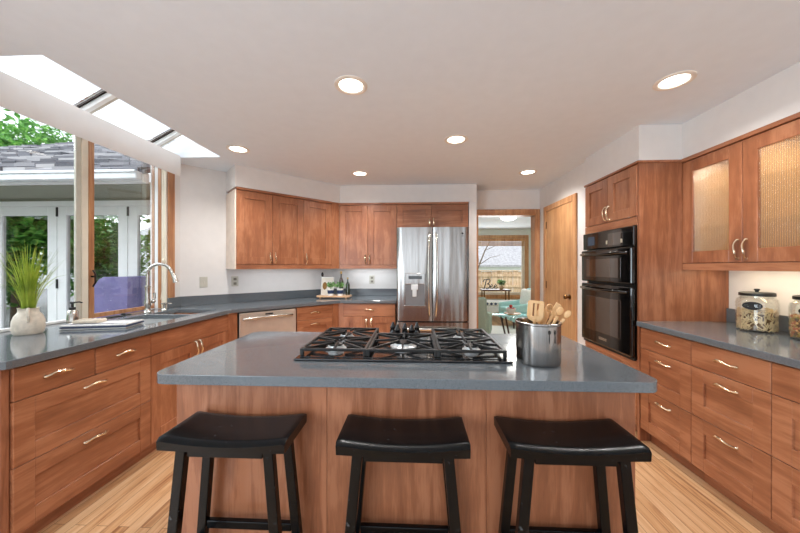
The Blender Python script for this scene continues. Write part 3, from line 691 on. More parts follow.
sd = thing('sink_soap_pump', 'small nickel soap pump on the counter right of the faucet', 'soap dispenser', (-2.375, 2.83, 0.9155))
b = B(); lathe(b, [(0, 0), (0.022, 0), (0.02, 0.01), (0.012, 0.016), (0.011, 0.045), (0.016, 0.05), (0.016, 0.058), (0, 0.06)], 16); obj('base', b, M['chrome'], sd, True)
b = B(); tube(b, [(-0.02, -0.02, 0.062), (0, 0, 0.066), (0.05, 0.03, 0.06)], [0.006, 0.008, 0.005], 8); obj('nozzle', b, M['chrome'], sd, True)

vp = thing('potted_grass', 'round beige jug with side handles holding tall yellow-green grass', 'potted plant', (-2.37, 1.79, 0.9155), 0.9); vp.scale = (0.88, 0.88, 0.95)
b = B(); lathe(b, [(0, 0), (0.066, 0), (0.074, 0.008), (0.080, 0.04), (0.078, 0.085), (0.068, 0.118), (0.054, 0.136), (0.050, 0.146), (0.051, 0.165), (0.054, 0.168), (0.048, 0.164), (0.045, 0.145), (0.0, 0.142)], 40); vz = obj('jug', b, M['ceramic'], vp, True)
for s in (1, -1):
    b = B(); tube(b, [(0, s*0.050, 0.158), (0, s*0.072, 0.162), (0, s*0.086, 0.142), (0, s*0.087, 0.11), (0, s*0.078, 0.085)], [0.009, 0.010, 0.010, 0.010, 0.009], 10, flat=1.4); obj('handle', b, M['ceramic'], vz, True)
b = B(); rng = random.Random(3)
for i in range(190):
    a = rng.uniform(0, 2*PI); lean = rng.uniform(0.0, 0.34); h = rng.uniform(0.26, 0.52)*(1-lean*0.5); r0 = rng.uniform(0, 0.035)
    wd = rng.uniform(0.0022, 0.0042); pts = []; n = 7
    droop = rng.uniform(0.0, 0.09) if rng.random() < 0.5 else 0.01
    dx, dy = math.cos(a), math.sin(a); px, py = -dy, dx; prev = None
    for k in range(n+1):
        t_ = k/n; rr_ = r0+lean*0.42*t_**1.5 + droop*t_**4; z = 0.13+h*t_-droop*0.9*t_**5; ww = wd*(1-t_)**0.6+0.0004
        v0 = b.verts.new((dx*rr_+px*ww, dy*rr_+py*ww, z)); v1 = b.verts.new((dx*rr_-px*ww, dy*rr_-py*ww, z+0.0005))
        if prev: b.faces.new((prev[0], prev[1], v1, v0))
        prev = (v0, v1)
obj('grass', b, M['grassleaf'], vp)
b = B(); lathe(b, [(0, 0), (0.024, 0.0), (0.028, 0.004), (0.028, 0.09), (0.02, 0.10), (0.0, 0.101)], 8)
sb = thing('soap_bottle', 'glass soap bottle with black pump beside the window post', 'soap dispenser', (-2.47, 2.12, 0.9155), 0.2)
for v in b.verts: v.co.x *= 1.1; v.co.y *= 1.1
obj('bottle', b, M['chrome'], sb, True)
b = B(); lathe(b, [(0, 0.1015), (0.018, 0.1015), (0.018, 0.118), (0.007, 0.12), (0.007, 0.145), (0.014, 0.146), (0.014, 0.156), (0, 0.158)], 16); tube(b, [(0, 0, 0.152), (0.02, 0.03, 0.154), (0.028, 0.045, 0.146)], 0.005, 8); obj('pump', b, M['black'], sb, True)
# towels
def cloth(name, x0, x1, y0, y1, z0, th, mat, seed, label, cat, rz=0, grp=None, c=(0, 0), fold=3):
    t = thing(name, label, cat, (c[0], c[1], z0), rz, grp); rg = random.Random(seed)
    for k in range(fold):
        b = B(); dx = rg.uniform(-0.008, 0.008); dy = rg.uniform(-0.008, 0.008); zz = k*th
        box(b, x0+dx, x1+dx, y0+dy, y1+dy, zz+0.0003, zz+th-0.0003, th*0.42, 2)
        bmesh.ops.subdivide_edges(b, edges=[e for e in b.edges if e.calc_length() > 0.08], cuts=6, use_grid_fill=True)
        for v in b.verts: v.co.z += 0.0 if k == 0 and v.co.z < th*0.5 else 0.0008*noise.noise(v.co*20+Vector((seed, k, 0)))
        obj('fold', b, mat if k != 1 else M['navytowel' if name == 'dish_towel' else 'towel'], t, True)
    return t
cloth('dish_towel', -0.19, 0.19, -0.095, 0.095, 0.9155, 0.011, M['towel'], 1, 'folded white dish towel with navy stripe left of the sink', 'towel', 0.22, c=(-2.12, 2.015))
tw = bpy.data.objects['dish_towel']
for k, y in enumerate((-0.075, -0.06, 0.05, 0.066)):
    b = B(); box(b, -0.185, 0.185, y, y+0.006, 0.0325, 0.0338); obj('stripe', b, M['navytowel'], tw)
b = B(); box(b, -0.045, 0.045, -0.075, 0.075, 0, 0.02, 0.007)
for k in range(5): box(b, -0.05, 0.05, -0.06+k*0.03-0.0015, -0.06+k*0.03+0.0015, 0.019, 0.0215)
o = obj('scrub_brush', b, M['ceramic'], None, True); o.location = (-2.20, 1.995, 0.9500); o.rotation_euler = (0, 0, 1.75)
tag(o, 'beige wooden scrub block lying on the folded dish towel', 'brush')
b = B(); box(b, -0.03, 0.03, -0.09, 0.09, 0, 0.006, 0.002); ball(b, (0, 0.04, 0.012), 0.018, (1, 1, 0.5)); o = obj('sink_stopper_tray', b, M['black'], None, True); o.location = (-2.46, 2.46, 0.9155); tag(o, 'small black tray lying on the counter at the casement sill', 'tray')
# window valance + cord
b = B(); n = 46
rows = [(0.0, CEIL-0.001), (0.005, CEIL-0.05), (0.009, CEIL-0.10), (0.008, CEIL-0.15), (0.0, CEIL-0.197), (-0.012, CEIL-0.195), (-0.012, CEIL-0.001)]
grid = []
for i in range(n+1):
    y = 0.85+(2.905-0.85)*i/n; ring = []
    for j, (dx, z) in enumerate(rows):
        wv = 0.006*noise.noise(Vector((y*7, j*0.7, 0))) + 0.004*noise.noise(Vector((y*25, j*1.3, 5)))
        ring.append(b.verts.new((-2.280+dx+(wv if 0 < j < 5 else 0), y, z+(wv*0.5 if 1 < j < 5 else 0))))
    grid.append(ring)
for A, C in zip(grid, grid[1:]):
    for j in range(len(rows)-1): b.faces.new((A[j], A[j+1], C[j+1], C[j]))
b.faces.new(grid[0]); b.faces.new(list(reversed(grid[-1])))
tag(obj('window_valance', b, M['wall'], None, True), 'white fabric valance rolled up along the top of the kitchen window', 'valance')
cr = thing('blind_cord', 'white pull cord hanging at the right side of the kitchen window', 'cord', (-2.445, 2.90, 1.0))
b = B(); tube(b, [(0.0, 0, 1.25), (0.002, 0.004, 0.8), (0.0, 0.0, 0.39), (-0.002, 0.0, 0.2), (-0.01, -0.02, 0.01)], 0.0028, 6); tube(b, [(0.004, 0.03, 1.25), (0.004, 0.02, 0.8), (0, 0.002, 0.41)], 0.0028, 6); obj('cord', b, M['cream'], cr, True)
b = B(); ball(b, (0, 0, 0.385), 0.017, (0.8, 1, 1.5)); obj('cleat', b, M['cream'], cr, True)

# ================================================================== FRIDGE
fr = thing('refrigerator', 'stainless french door refrigerator with water dispenser on the back wall', 'refrigerator', (0.2165, 3.66, 0))
hw = 0.418
b = B(); box(b, -hw+0.004, hw-0.004, 0.0, 0.66, 0.02, 1.775, 0.004); obj('body', b, M['blacksteel'], fr)
def fdoor(x0, x1, z0, z1, nm):
    bm = B(); n = 14; yf = -0.055
    # gently bowed front
    sec = [(x0, 0.0)]
    for i in range(n+1):
        t_ = i/n; x = x0+(x1-x0)*t_; X = x/hw
        e = min(t_, 1-t_)*(x1-x0); rd = 0.010
        dy = (rd-math.sqrt(max(0, rd*rd-(rd-e)**2))) if e < rd else 0
        sec.append((x, yf-0.012*(1-X*X)+dy))
    sec.append((x1, 0.0))
    a = [bm.verts.new((x, y, z0)) for x, y in sec]; c = [bm.verts.new((x, y, z1)) for x, y in sec]
    bm.faces.new(a); bm.faces.new(list(reversed(c)))
    for i in range(len(sec)): j = (i+1) % len(sec); bm.faces.new((a[i], a[j], c[j], c[i]))
    return obj(nm, bm, M['steel'], fr, True)
ld_ = fdoor(-hw, -0.004, 0.695, 1.79, 'door'); rd_ = fdoor(0.004, hw, 0.695, 1.79, 'door'); fz = fdoor(-hw, hw, 0.06, 0.68, 'freezer_drawer')
for d_, sx in ((ld_, -1), (rd_, 1)):
    b = B(); x = sx*0.035
    tube(b, [(x, -0.062, 0.76), (x*1.1, -0.10, 0.79), (x*1.35, -0.115, 1.0), (x*1.5, -0.12, 1.25), (x*1.35, -0.115, 1.5), (x*1.1, -0.10, 1.69), (x, -0.062, 1.72)], [0.013, 0.012, 0.012, 0.012, 0.012, 0.012, 0.013], 12, flat=1.3); obj('handle', b, M['chrome'], d_, True)
b = B(); tube(b, [(-0.34, -0.06, 0.60), (-0.32, -0.105, 0.605), (0, -0.13, 0.61), (0.32, -0.105, 0.605), (0.34, -0.06, 0.60)], 0.013, 12, flat=1.3); obj('handle', b, M['chrome'], fz, True)
# dispenser
b = B(); box(b, -0.325, -0.085, -0.078, -0.058, 1.125, 1.255, 0.006); dp = obj('dispenser_panel', b, M['steel'], ld_)
b = B(); box(b, -0.28, -0.125, -0.080, -0.077, 1.185, 1.222, 0.003); obj('dispenser_screen', b, M['black_gloss'], dp)
b = B()
box(b, -0.335, -0.315, -0.078, -0.062, 0.875, 1.125, 0.003); box(b, -0.095, -0.075, -0.078, -0.062, 0.875, 1.125, 0.003); box(b, -0.335, -0.075, -0.082, -0.062, 0.855, 0.88, 0.003)
obj('dispenser_frame', b, M['steel'], dp)
M['niche'] = plain('dispenser_niche_plastic', (110, 110, 112), 0.4)
b = B(); box(b, -0.315, -0.095, -0.0695, -0.064, 0.88, 1.125); obj('dispenser_niche', b, M['niche'], dp)
b = B(); box(b, -0.25, -0.17, -0.088, -0.07, 1.06, 1.124, 0.006); box(b, -0.235, -0.185, -0.085, -0.07, 0.98, 1.07, 0.008); obj('dispenser_paddle', b, M['sinksteel'], dp)
b = B(); lathe(b, [(0, 0), (0.011, 0), (0.011, 0.002), (0, 0.002)], 16, mat=Matrix.Translation((0.345, -0.0585, 1.715)) @ Matrix.Rotation(PI/2, 4, 'X'))
box(b, 0.335, 0.337, -0.062, -0.058, 1.682, 1.698); box(b, 0.335, 0.343, -0.062, -0.058, 1.682, 1.684); box(b, 0.346, 0.348, -0.062, -0.058, 1.682, 1.698); box(b, 0.346, 0.356, -0.062, -0.058, 1.682, 1.684); box(b, 0.346, 0.356, -0.062, -0.058, 1.696, 1.698); box(b, 0.354, 0.356, -0.062, -0.058, 1.682, 1.690); obj('badge', b, M['black'], rd_)

# ================================================================== COOKTOP
ck = thing('gas_cooktop', 'black five-burner gas cooktop with three cast iron grates on the island', 'cooktop', (-0.053, 1.60, 0.9155))
b = B(); box(b, -0.475, 0.475, -0.277, 0.265, 0.0, 0.010, 0.005); box(b, -0.455, 0.455, -0.255, 0.245, 0.0095, 0.013, 0.002); obj('deck', b, M['blacksteel'], ck)
burn = [(-0.325, -0.12, 0.040), (-0.325, 0.115, 0.034), (0.0, -0.06, 0.052), (0.325, -0.12, 0.034), (0.325, 0.115, 0.046)]
for x, y, r in burn:
    b = B(); lathe(b, [(0, 0.0), (r*1.25, 0.0), (r*1.25, 0.006), (r*1.0, 0.012), (r*0.95, 0.020), (0, 0.020)], 24, (x, y, 0.013)); bu = obj('burner', b, M['sinksteel'], ck, True)
    b = B(); lathe(b, [(0, 0.0), (r*0.85, 0.0), (r*0.85, 0.006), (r*0.6, 0.009), (0, 0.009)], 24, (x, y, 0.0335)); obj('burner_cap', b, M['castiron'], bu, True)
def grate(x0, x1, y0, y1, cs):
    bm = B(); z0, z1 = 0.040, 0.054; w_ = 0.013
    for (a, c) in (((x0, y0), (x1, y0)), ((x1, y0), (x1, y1)), ((x1, y1), (x0, y1)), ((x0, y1), (x0, y0))):
        beam(bm, (a[0], a[1], z0), (c[0], c[1], z0), w_, w_, 0.003)
    for x in (x0, x1):
        for y in (y0, y1): beam(bm, (x, y, 0.013), (x, y, z0+0.006), 0.016, 0.016, 0.003)
    ym = (y0+y1)/2
    if len(cs) > 1: beam(bm, (x0, ym, z0), (x1, ym, z0), w_*0.9, w_, 0.003)
    for cx, cy in cs:
        ya, yb = ((y0, ym) if cy < ym else (ym, y1)) if len(cs) > 1 else (y0, y1)
        for px, py in ((x0, ya), (x1, ya), (x0, yb), (x1, yb), ((x0+x1)/2, ya), ((x0+x1)/2, yb), (x0, cy), (x1, cy)):
            d = Vector((cx-px, cy-py)); L_ = d.length; k = max(0.3, 1-0.028/L_); 
            q = (px+d.x*k, py+d.y*k)
            beam(bm, (px, py, z0), (q[0], q[1], z0+0.008), 0.009, 0.012, 0.002)
    return bm
for a in ((-0.465+0.015, -0.165, -0.235, 0.235, [(-0.325+0.017, -0.12), (-0.308, 0.115)]), (-0.15, 0.15, -0.235, 0.09, [(0, -0.06)]), (0.165, 0.45, -0.235, 0.235, [(0.308, -0.12), (0.308, 0.115)])):
    obj('grate', grate(*a), M['castiron'], ck)
for x, y in ((-0.07, 0.21), (0.0, 0.18), (0.07, 0.21), (-0.04, 0.135), (0.04, 0.135)):
    b = B(); lathe(b, [(0, 0), (0.026, 0), (0.025, 0.008), (0.020, 0.014), (0.016, 0.036), (0.019, 0.044), (0.012, 0.056), (0.007, 0.072), (0, 0.074)], 18, (x, y, 0.013)); obj('knob', b, M['black_gloss'], ck, True)

# ================================================================== UTENSIL CANISTER
cn = thing('utensil_canister', 'brushed steel canister with fork and spoon cutouts on the island', 'canister', (0.537, 1.362, 0.9155))
R_ = 0.0895
b = B(); lathe(b, [(0, 0.0), (R_-0.004, 0), (R_-0.001, 0.006), (R_, 0.01), (R_, 0.166), (R_+0.004, 0.170), (R_+0.004, 0.176), (R_, 0.178), (R_-0.004, 0.174), (R_-0.004, 0.008), (0, 0.006)], 56)
cb = obj('body', b, M['steel'], cn, True)
def on_cyl(u, z, r=R_+0.0006, a0=-PI/2+0.08): a = a0+u/R_; return (r*math.cos(a), r*math.sin(a), z)
for u0, kind in ((0.004, 0), (0.030, 1)):
    b = B()
    for (du, dz, hw_, hh) in ([(0, 0.0, 0.0022, 0.020), (0, 0.026, 0.006, 0.009)] if kind == 0 else [(0, 0.0, 0.0022, 0.020), (0, 0.022, 0.0055, 0.005), (-0.0045, 0.030, 0.001, 0.006), (0, 0.030, 0.001, 0.006), (0.0045, 0.030, 0.001, 0.006)]):
        pts = [on_cyl(u0+du+hw_*math.cos(2*PI*i/14), 0.118+dz+hh*math.sin(2*PI*i/14)) for i in range(14)]
        b.faces.new([b.verts.new(p) for p in pts])
    obj('cutout', b, M['black'], cb)
def utensil(name, label, head, ang, tilt, off, length, hw_, mat='beech', spin=0.0):
    t = thing(name, label, 'utensil', (0.537+off[0], 1.362+off[1], 0.9155+0.012), 0, None)
    R = Matrix.Rotation(ang, 4, 'Z') @ Matrix.Rotation(tilt, 4, 'Y') @ Matrix.Rotation(spin-ang, 4, 'Z')
    b = B(); tube(b, [(0, 0, 0), (0, 0, length*0.5), (0, 0, length-0.02)], [0.006, 0.0065, 0.007], 8)
    bmesh.ops.transform(b, matrix=R, verts=b.verts); obj('shaft', b, M[mat], t, True)
    b = B(); z = length-0.025; hl = 0.085
    if head == 'spatula':
        # slotted turner made of bars and end rails
        box(b, -hw_, -hw_*0.38, -0.003, 0.003, z+0.018, z+hl-0.012, 0.001, 1); box(b, -hw_*0.14, hw_*0.14, -0.003, 0.003, z+0.018, z+hl-0.012, 0.001, 1); box(b, hw_*0.38, hw_, -0.003, 0.003, z+0.018, z+hl-0.012, 0.001, 1)
        q = [( -hw_, z+0.018), (hw_, z+0.018), (hw_*0.8, z+0.004), (0.2*hw_, z-0.006), (-0.2*hw_, z-0.006), (-hw_*0.8, z+0.004)]
        for P in (q, [(-hw_, z+hl-0.012), (hw_, z+hl-0.012), (hw_, z+hl-0.005), (hw_*0.8, z+hl), (-hw_*0.8, z+hl), (-hw_, z+hl-0.005)]):
            A = [b.verts.new((x, -0.003, zz)) for x, zz in P]; C = [b.verts.new((x, 0.003, zz)) for x, zz in P]
            b.faces.new(A); b.faces.new(list(reversed(C)))
            for i in range(6): b.faces.new((A[i], A[(i+1) % 6], C[(i+1) % 6], C[i]))
    elif head == 'paddle': ball(b, (0, 0, z+0.035), hw_, (1, 0.14, 1.5), 3)
    elif head == 'spoon':
        ball(b, (0, 0, z+0.03), hw_, (1, 0.35, 1.35), 3)
        for v in b.verts: v.co.y += 0.35*(v.co.x**2)/hw_ if v.co.y > 0 else 0
    elif head == 'fork':
        box(b, -hw_, hw_, -0.003, 0.003, z, z+0.02, 0.002, 1)
        for s in (-1, -0.33, 0.33, 1): box(b, s*hw_*0.85-0.003, s*hw_*0.85+0.003, -0.0025, 0.0025, z+0.018, z+0.06, 0.001, 1)
    elif head == 'ring':
        tube(b, [(hw_*math.cos(a)*1.0, 0, z+0.025+hw_*1.2*math.sin(a)) for a in [2*PI*i/18 for i in range(19)]], 0.004, 6, caps=False)
    bmesh.ops.transform(b, matrix=R, verts=b.verts); obj('head', b, M[mat], t, True)
utensil('slotted_spatula', 'wide slotted beech spatula leaning at the left of the steel canister', 'spatula', 0.35, 0.10, (-0.035, -0.02), 0.195, 0.034)
utensil('wooden_paddle', 'solid darker beech paddle behind the slotted spatula', 'paddle', 0.3, 0.24, (-0.01, 0.03), 0.175, 0.026)
utensil('wooden_spoon', 'beech spoon leaning right just beside the slotted spatula', 'spoon', 0.0, 0.46, (-0.02, -0.02), 0.23, 0.014)
utensil('wooden_spoon', 'beech spoon leaning furthest right in the steel canister', 'spoon', -0.2, 0.60, (-0.02, 0.0), 0.235, 0.013)
utensil('wooden_fork', 'beech fork leaning right between the wooden spoons', 'fork', 0.15, 0.52, (-0.025, 0.02), 0.235, 0.012)
utensil('wooden_loop', 'beech loop-ended stirrer at the back right of the steel canister', 'ring', 0.5, 0.45, (-0.01, 0.02), 0.235, 0.013)

# ================================================================== STOOLS
def make_stool(label):
    t = thing('bar_stool', label, 'stool', (0, 0, 0), 0, 'black saddle-seat stools at the island')
    hw_, hd, zt, th = 0.213, 0.103, 0.772, 0.040
    b = B(); nx, ny = 24, 10; top = []; bot = []
    def edge(u, r=0.07):  # rounded rim drop
        e = 1-abs(u); return (r-math.sqrt(max(0, r*r-(r-e)**2))) if e < r else 0
    for i in range(nx+1):
        u = -1+2*i/nx; u = math.sin(u*PI/2)*0.35+u*0.65; tr = []; br = []
        for j in range(ny+1):
            v = -1+2*j/ny; v = math.sin(v*PI/2)*0.5+v*0.5
            z = zt-0.016*(1-u*u)-0.09*(edge(u, 0.05)*0.8+edge(v, 0.10)*1.0)
            tr.append(b.verts.new((u*hw_*(1 if abs(v) < 0.98 else 0.992), v*hd, z))); br.append(b.verts.new((u*hw_*0.99, v*hd*0.985, zt-th-0.004*(1-u*u))))
        top.append(tr); bot.append(br)
    for i in range(nx):
        for j in range(ny):
            b.faces.new((top[i][j], top[i+1][j], top[i+1][j+1], top[i][j+1])); b.faces.new((bot[i][j], bot[i][j+1], bot[i+1][j+1], bot[i+1][j]))
        b.faces.new((top[i][0], bot[i][0], bot[i+1][0], top[i+1][0])); b.faces.new((top[i][ny], top[i+1][ny], bot[i+1][ny], bot[i][ny]))
    for j in range(ny):
        b.faces.new((top[0][j], top[0][j+1], bot[0][j+1], bot[0][j])); b.faces.new((top[nx][j], bot[nx][j], bot[nx][j+1], top[nx][j+1]))
    obj('seat', b, M['stool'], t, True)
    tx, ty, bx_, by_ = 0.146, 0.070, 0.212, 0.086
    zl = zt-th-0.003
    def at(sx, sy, z): k = 1-z/zl; return Vector((sx*(tx+(bx_-tx)*k), sy*(ty+(by_-ty)*k), z))
    for sx in (-1, 1):
        for sy in (-1, 1):
            b = B(); a, c = at(sx, sy, 0), at(sx, sy, zl); w2_, d2_ = 0.0165, 0.014
            A = [b.verts.new((a.x+i*w2_, a.y+j*d2_, 0)) for i, j in ((-1, -1), (1, -1), (1, 1), (-1, 1))]; C = [b.verts.new((c.x+i*w2_, c.y+j*d2_, zl)) for i, j in ((-1, -1), (1, -1), (1, 1), (-1, 1))]
            b.faces.new(list(reversed(A))); b.faces.new(C)
            for i in range(4): b.faces.new((A[i], A[(i+1) % 4], C[(i+1) % 4], C[i]))
            bmesh.ops.bevel(b, geom=list(b.edges), offset=0.003, segments=2, affect='EDGES', profile=0.5)
            obj('leg', b, M['stool'], t)
    for sy in (-1, 1):
        b = B(); box(b, -tx+0.019, tx-0.019, sy*ty-0.009, sy*ty+0.009, zl-0.030, zl-0.0005, 0.002); obj('apron', b, M['stool'], t)
        z = 0.352 if sy > 0 else 0.22; a, c = at(-1, sy, z), at(1, sy, z); b = B(); beam(b, a+Vector((0.018, 0, 0)), c-Vector((0.018, 0, 0)), 0.02, 0.03, 0.003); obj('stretcher', b, M['stool'], t)
    for sx in (-1, 1):
        b = B(); box(b, sx*tx-0.008, sx*tx+0.008, -ty+0.014, ty-0.014, zl-0.030, zl-0.0005, 0.002); obj('apron', b, M['stool'], t)
        a, c = at(sx, -1, 0.30), at(sx, 1, 0.30); b = B(); beam(b, a+Vector((0, 0.014, 0)), c-Vector((0, 0.014, 0)), 0.03, 0.02, 0.003); obj('stretcher', b, M['stool'], t)
    return t
s1 = make_stool('leftmost black saddle-seat stool, nearest the left drawers, with worn scuffed seat')
s1.location = (-0.622, 1.062, 0)
s2_ = copy_tree(s1); s2_.location = (-0.036, 1.064, 0); s2_['label'] = 'middle black saddle-seat stool at the centre of the island'
s3 = copy_tree(s1); s3.location = (0.512, 1.074, 0); s3.rotation_euler = (0, 0, 0.0); s3['label'] = 'rightmost black saddle-seat stool, the one nearest the right cabinets'

# ================================================================== RECESSED LIGHTS
clab = ['recessed ceiling light above the left part of the island, nearest the camera', 'recessed ceiling light at upper right near the glass cabinet',
        'recessed ceiling light in the middle of the ceiling beyond the island', 'recessed ceiling light beside the skylight near the left corner',
        'recessed ceiling light close to the back wall cabinets', 'recessed ceiling light in front of the pantry door']
cl0 = None
for (x, y), lb in zip(((-0.376, 1.824), (1.514, 1.865), (0.357, 2.637), (-1.615, 2.76), (-0.626, 3.546), (1.30, 3.58)), clab):
    if cl0 is None:
        cl0 = thing('ceiling_light', lb, 'light', (x, y, CEIL), 0, 'recessed ceiling lights')
        b = B(); lathe(b, [(0.098, 0.0), (0.098, -0.004), (0.088, -0.008), (0.074, -0.006), (0.070, -0.0015), (0.070, 0.0)], 36); obj('trim_ring', b, M['baffle'], cl0, True)
        b = B(); lathe(b, [(0.069, -0.001), (0.045, -0.006), (0, -0.008)], 32); obj('lens', b, M['lampglow'], cl0, True)
        c = cl0
    else:
        c = copy_tree(cl0); c.location = (x, y, CEIL); c['label'] = lb
    light('can_lamp', 'SPOT', (x, y, CEIL-0.02), (0, 0, 0), 46, (1, 0.98, 0.95), spot_size=math.radians(150), spot_blend=0.8, shadow_soft_size=0.07)

# ================================================================== OUTLETS
def outlet(label, loc, rz, switch=False, grp='wall plates above the counters'):
    t = thing('light_switch' if switch else 'wall_outlet', label, 'switch' if switch else 'outlet', loc, rz, grp)
    b = B(); box(b, -0.037, 0.037, -0.006, -0.0005, -0.058, 0.058, 0.003); obj('plate', b, M['outlet'], t)
    if switch: b = B(); box(b, -0.006, 0.006, -0.013, -0.006, -0.012, 0.012, 0.002); obj('toggle', b, M['outlet'], t)
    else:
        for z in (-0.026, 0.026): b = B(); box(b, -0.016, 0.016, -0.0075, -0.0058, z-0.014, z+0.014, 0.002); box(b, -0.008, -0.005, -0.0085, -0.007, z-0.006, z+0.006); box(b, 0.005, 0.008, -0.0085, -0.007, z-0.006, z+0.006); obj('socket', b, M['outletdark'], t)
def dwall(x): return (x, x+DW, 1.16)
outlet('beige switch plate on the white wall nearest the kitchen window', dwall(-2.30), R45, True)
outlet('beige outlet plate below the left end of the angled wall cabinet', dwall(-2.08), R45)
outlet('beige outlet plate on the back wall left of the fridge', (-0.602, 4.40, 1.145), 0)

# ================================================================== BACK COUNTER DISPLAY
bx0 = Vector((-1.19, 3.98))
tr = thing('serving_board', 'round-cornered light wooden board with small feet in the counter corner', 'board', (-1.055, 4.05, 0.9155), 0.0)
b = B(); P = rrect(-0.22, 0.22, -0.10, 0.10, 0.03); prism(b, P, 0.016, 0.036, 0.003); obj('board', b, M['board'], tr)
for x in (-0.17, 0.17):
    for y in (-0.07, 0.07):
        b = B(); lathe(b, [(0, 0), (0.012, 0), (0.014, 0.0155), (0, 0.0155)], 12, (x, y, 0)); obj('foot', b, M['board'], tr)
ZB2 = 0.9155+0.0365
fp = thing('framed_print', 'small cream botanical print leaning at the left of the wooden board', 'picture', (-1.165, 4.09, ZB2), 0.0)
Rm = Matrix.Rotation(math.radians(-8), 4, 'X')
b = B(); box(b, -0.085, 0.085, -0.006, 0.006, 0.0, 0.24, 0.002, mat=Rm); obj('frame', b, M['whitefab'], fp)
b = B(); box(b, -0.076, 0.076, -0.0075, -0.006, 0.01, 0.23, mat=Rm); pp = obj('print', b, M['print_paper'], fp)
b = B(); lathe(b, [(0, 0), (0.028, 0), (0.03, 0.001), (0, 0.0012)], 20, mat=Rm @ Matrix.Translation((-0.035, -0.0078, 0.12)) @ Matrix.Rotation(PI/2, 4, 'X') @ Matrix.Diagonal((1, 1.7, 1, 1))); obj('leaf_motif', b, M['bronze'] if 'bronze' in M else M['brass'], pp)
def herb(label, x, y, seed):
    t = thing('potted_herb', label, 'potted plant', (x, y, ZB2), 0, 'potted herbs on the wooden board'); t.scale = (1.12, 1.12, 1.15)
    b = B(); lathe(b, [(0, 0), (0.032, 0), (0.038, 0.08), (0.034, 0.08), (0.033, 0.07), (0, 0.07)], 24); p = obj('pot', b, M['pot'], t, True)
    b = B(); lathe(b, [(0.0346, 0.022), (0.0346+0.0045, 0.062)], 24); 
    for v in b.verts: v.co.x *= 1.01; v.co.y *= 1.01
    obj('stripe', b, M['navy'], p, True)
    b = B(); rg = random.Random(seed)
    for i in range(130):
        a = rg.uniform(0, 2*PI); e = rg.uniform(-0.1, 1.2); r = rg.uniform(0.02, 0.07)
        c = Vector((r*math.cos(a)*math.cos(e), r*math.sin(a)*math.cos(e), 0.09+r*0.8*math.sin(e)+0.012)); s = rg.uniform(0.008, 0.014)
        d1_ = Vector((rg.uniform(-1, 1), rg.uniform(-1, 1), rg.uniform(-1, 1))).normalized(); d2_ = d1_.orthogonal().normalized()
        b.faces.new([b.verts.new(c+d1_*s), b.verts.new(c+d2_*s*0.6), b.verts.new(c-d1_*s), b.verts.new(c-d2_*s*0.6)])
    for i in range(7): a = i; tube(b, [(0, 0, 0.07), (0.02*math.cos(a), 0.02*math.sin(a), 0.11)], 0.0015, 4)
    obj('leaves', b, M['herb'], t)
herb('small leafy herb in striped pot, left one on the wooden board', -1.092, 4.00, 1)
herb('small leafy herb in striped pot, right one on the wooden board', -0.968, 4.00, 2)
def bottle(label, x, y, h, r, mat):
    t = thing('bottle', label, 'bottle', (x, y, ZB2), 0)
    b = B(); lathe(b, [(0, 0), (r, 0), (r, h*0.55), (r*0.8, h*0.66), (r*0.36, h*0.75), (r*0.33, h*0.9), (0, h*0.9)], 24); g = obj('glass', b, mat, t, True)
    b = B(); lathe(b, [(0, h*0.9+0.0002), (r*0.4, h*0.9+0.0002), (r*0.4, h), (0, h)], 16); obj('cap', b, M['foil'], t, True)
bottle('tall dark bottle with gold cap behind the potted herbs', -0.975, 4.09, 0.315, 0.03, M['bottle_brown'])
bottle('shorter green glass bottle at the right end of the wooden board', -0.885, 4.085, 0.235, 0.028, M['bottle_green'])
b = B(); lathe(b, [(0, 0), (0.028, 0), (0.024, 0.01), (0.011, 0.03), (0.009, 0.25), (0.013, 0.28), (0.018, 0.31), (0.009, 0.335), (0, 0.34)], 16)
o = obj('pepper_mill', b, M['black'], None, True); o.location = (-1.262, 4.20, 0.9155); tag(o, 'slim tall black mill standing left of the cream print', 'pepper mill')

# ================================================================== GLASS JARS
def jar(label, x, y, grp='glass storage jars'):
    t = thing('glass_jar', label, 'jar', (x, y, 0.9155), -0.62, grp); r = 0.096
    b = B(); lathe(b, [(0, 0), (r*0.9, 0), (r, 0.012), (r*1.0, 0.182), (r*0.95, 0.205), (r*0.80, 0.217), (r*0.80, 0.225), (r*0.76, 0.225), (r*0.76, 0.216), (r*0.92, 0.200), (r*0.965, 0.180), (r*0.965, 0.016), (r*0.86, 0.006), (0, 0.006)], 48); g = obj('glass', b, M['jarglass'], t, True)
    b = B(); lathe(b, [(0, 0.226), (r*0.84, 0.226), (r*0.85, 0.230), (r*0.84, 0.244), (r*0.78, 0.248), (0, 0.249)], 40); ld = obj('lid', b, M['black'], t, True)
    b = B(); lathe(b, [(0, 0.249), (0.009, 0.249), (0.008, 0.256), (0.014, 0.262), (0.013, 0.270), (0, 0.272)], 18); obj('knob', b, M['black'], ld, True)
    b = B(); A = []
    rows_ = 10; cols = 20
    for i in range(28):
        q = 2*PI*i/28; u = 0.046*math.cos(q); z = 0.166+0.025*math.sin(q)*(1+0.12*math.cos(q)); a = -PI/2-0.42+u/r; A.append(b.verts.new(((r+0.0012)*math.cos(a), (r+0.0012)*math.sin(a), z)))
    cc = b.verts.new(((r+0.0015)*math.cos(-PI/2-0.42), (r+0.0015)*math.sin(-PI/2-0.42), 0.166))
    for i in range(28): b.faces.new((A[i], A[(i+1) % 28], cc))
    obj('label_plate', b, M['label_black'], g, True)
    return t
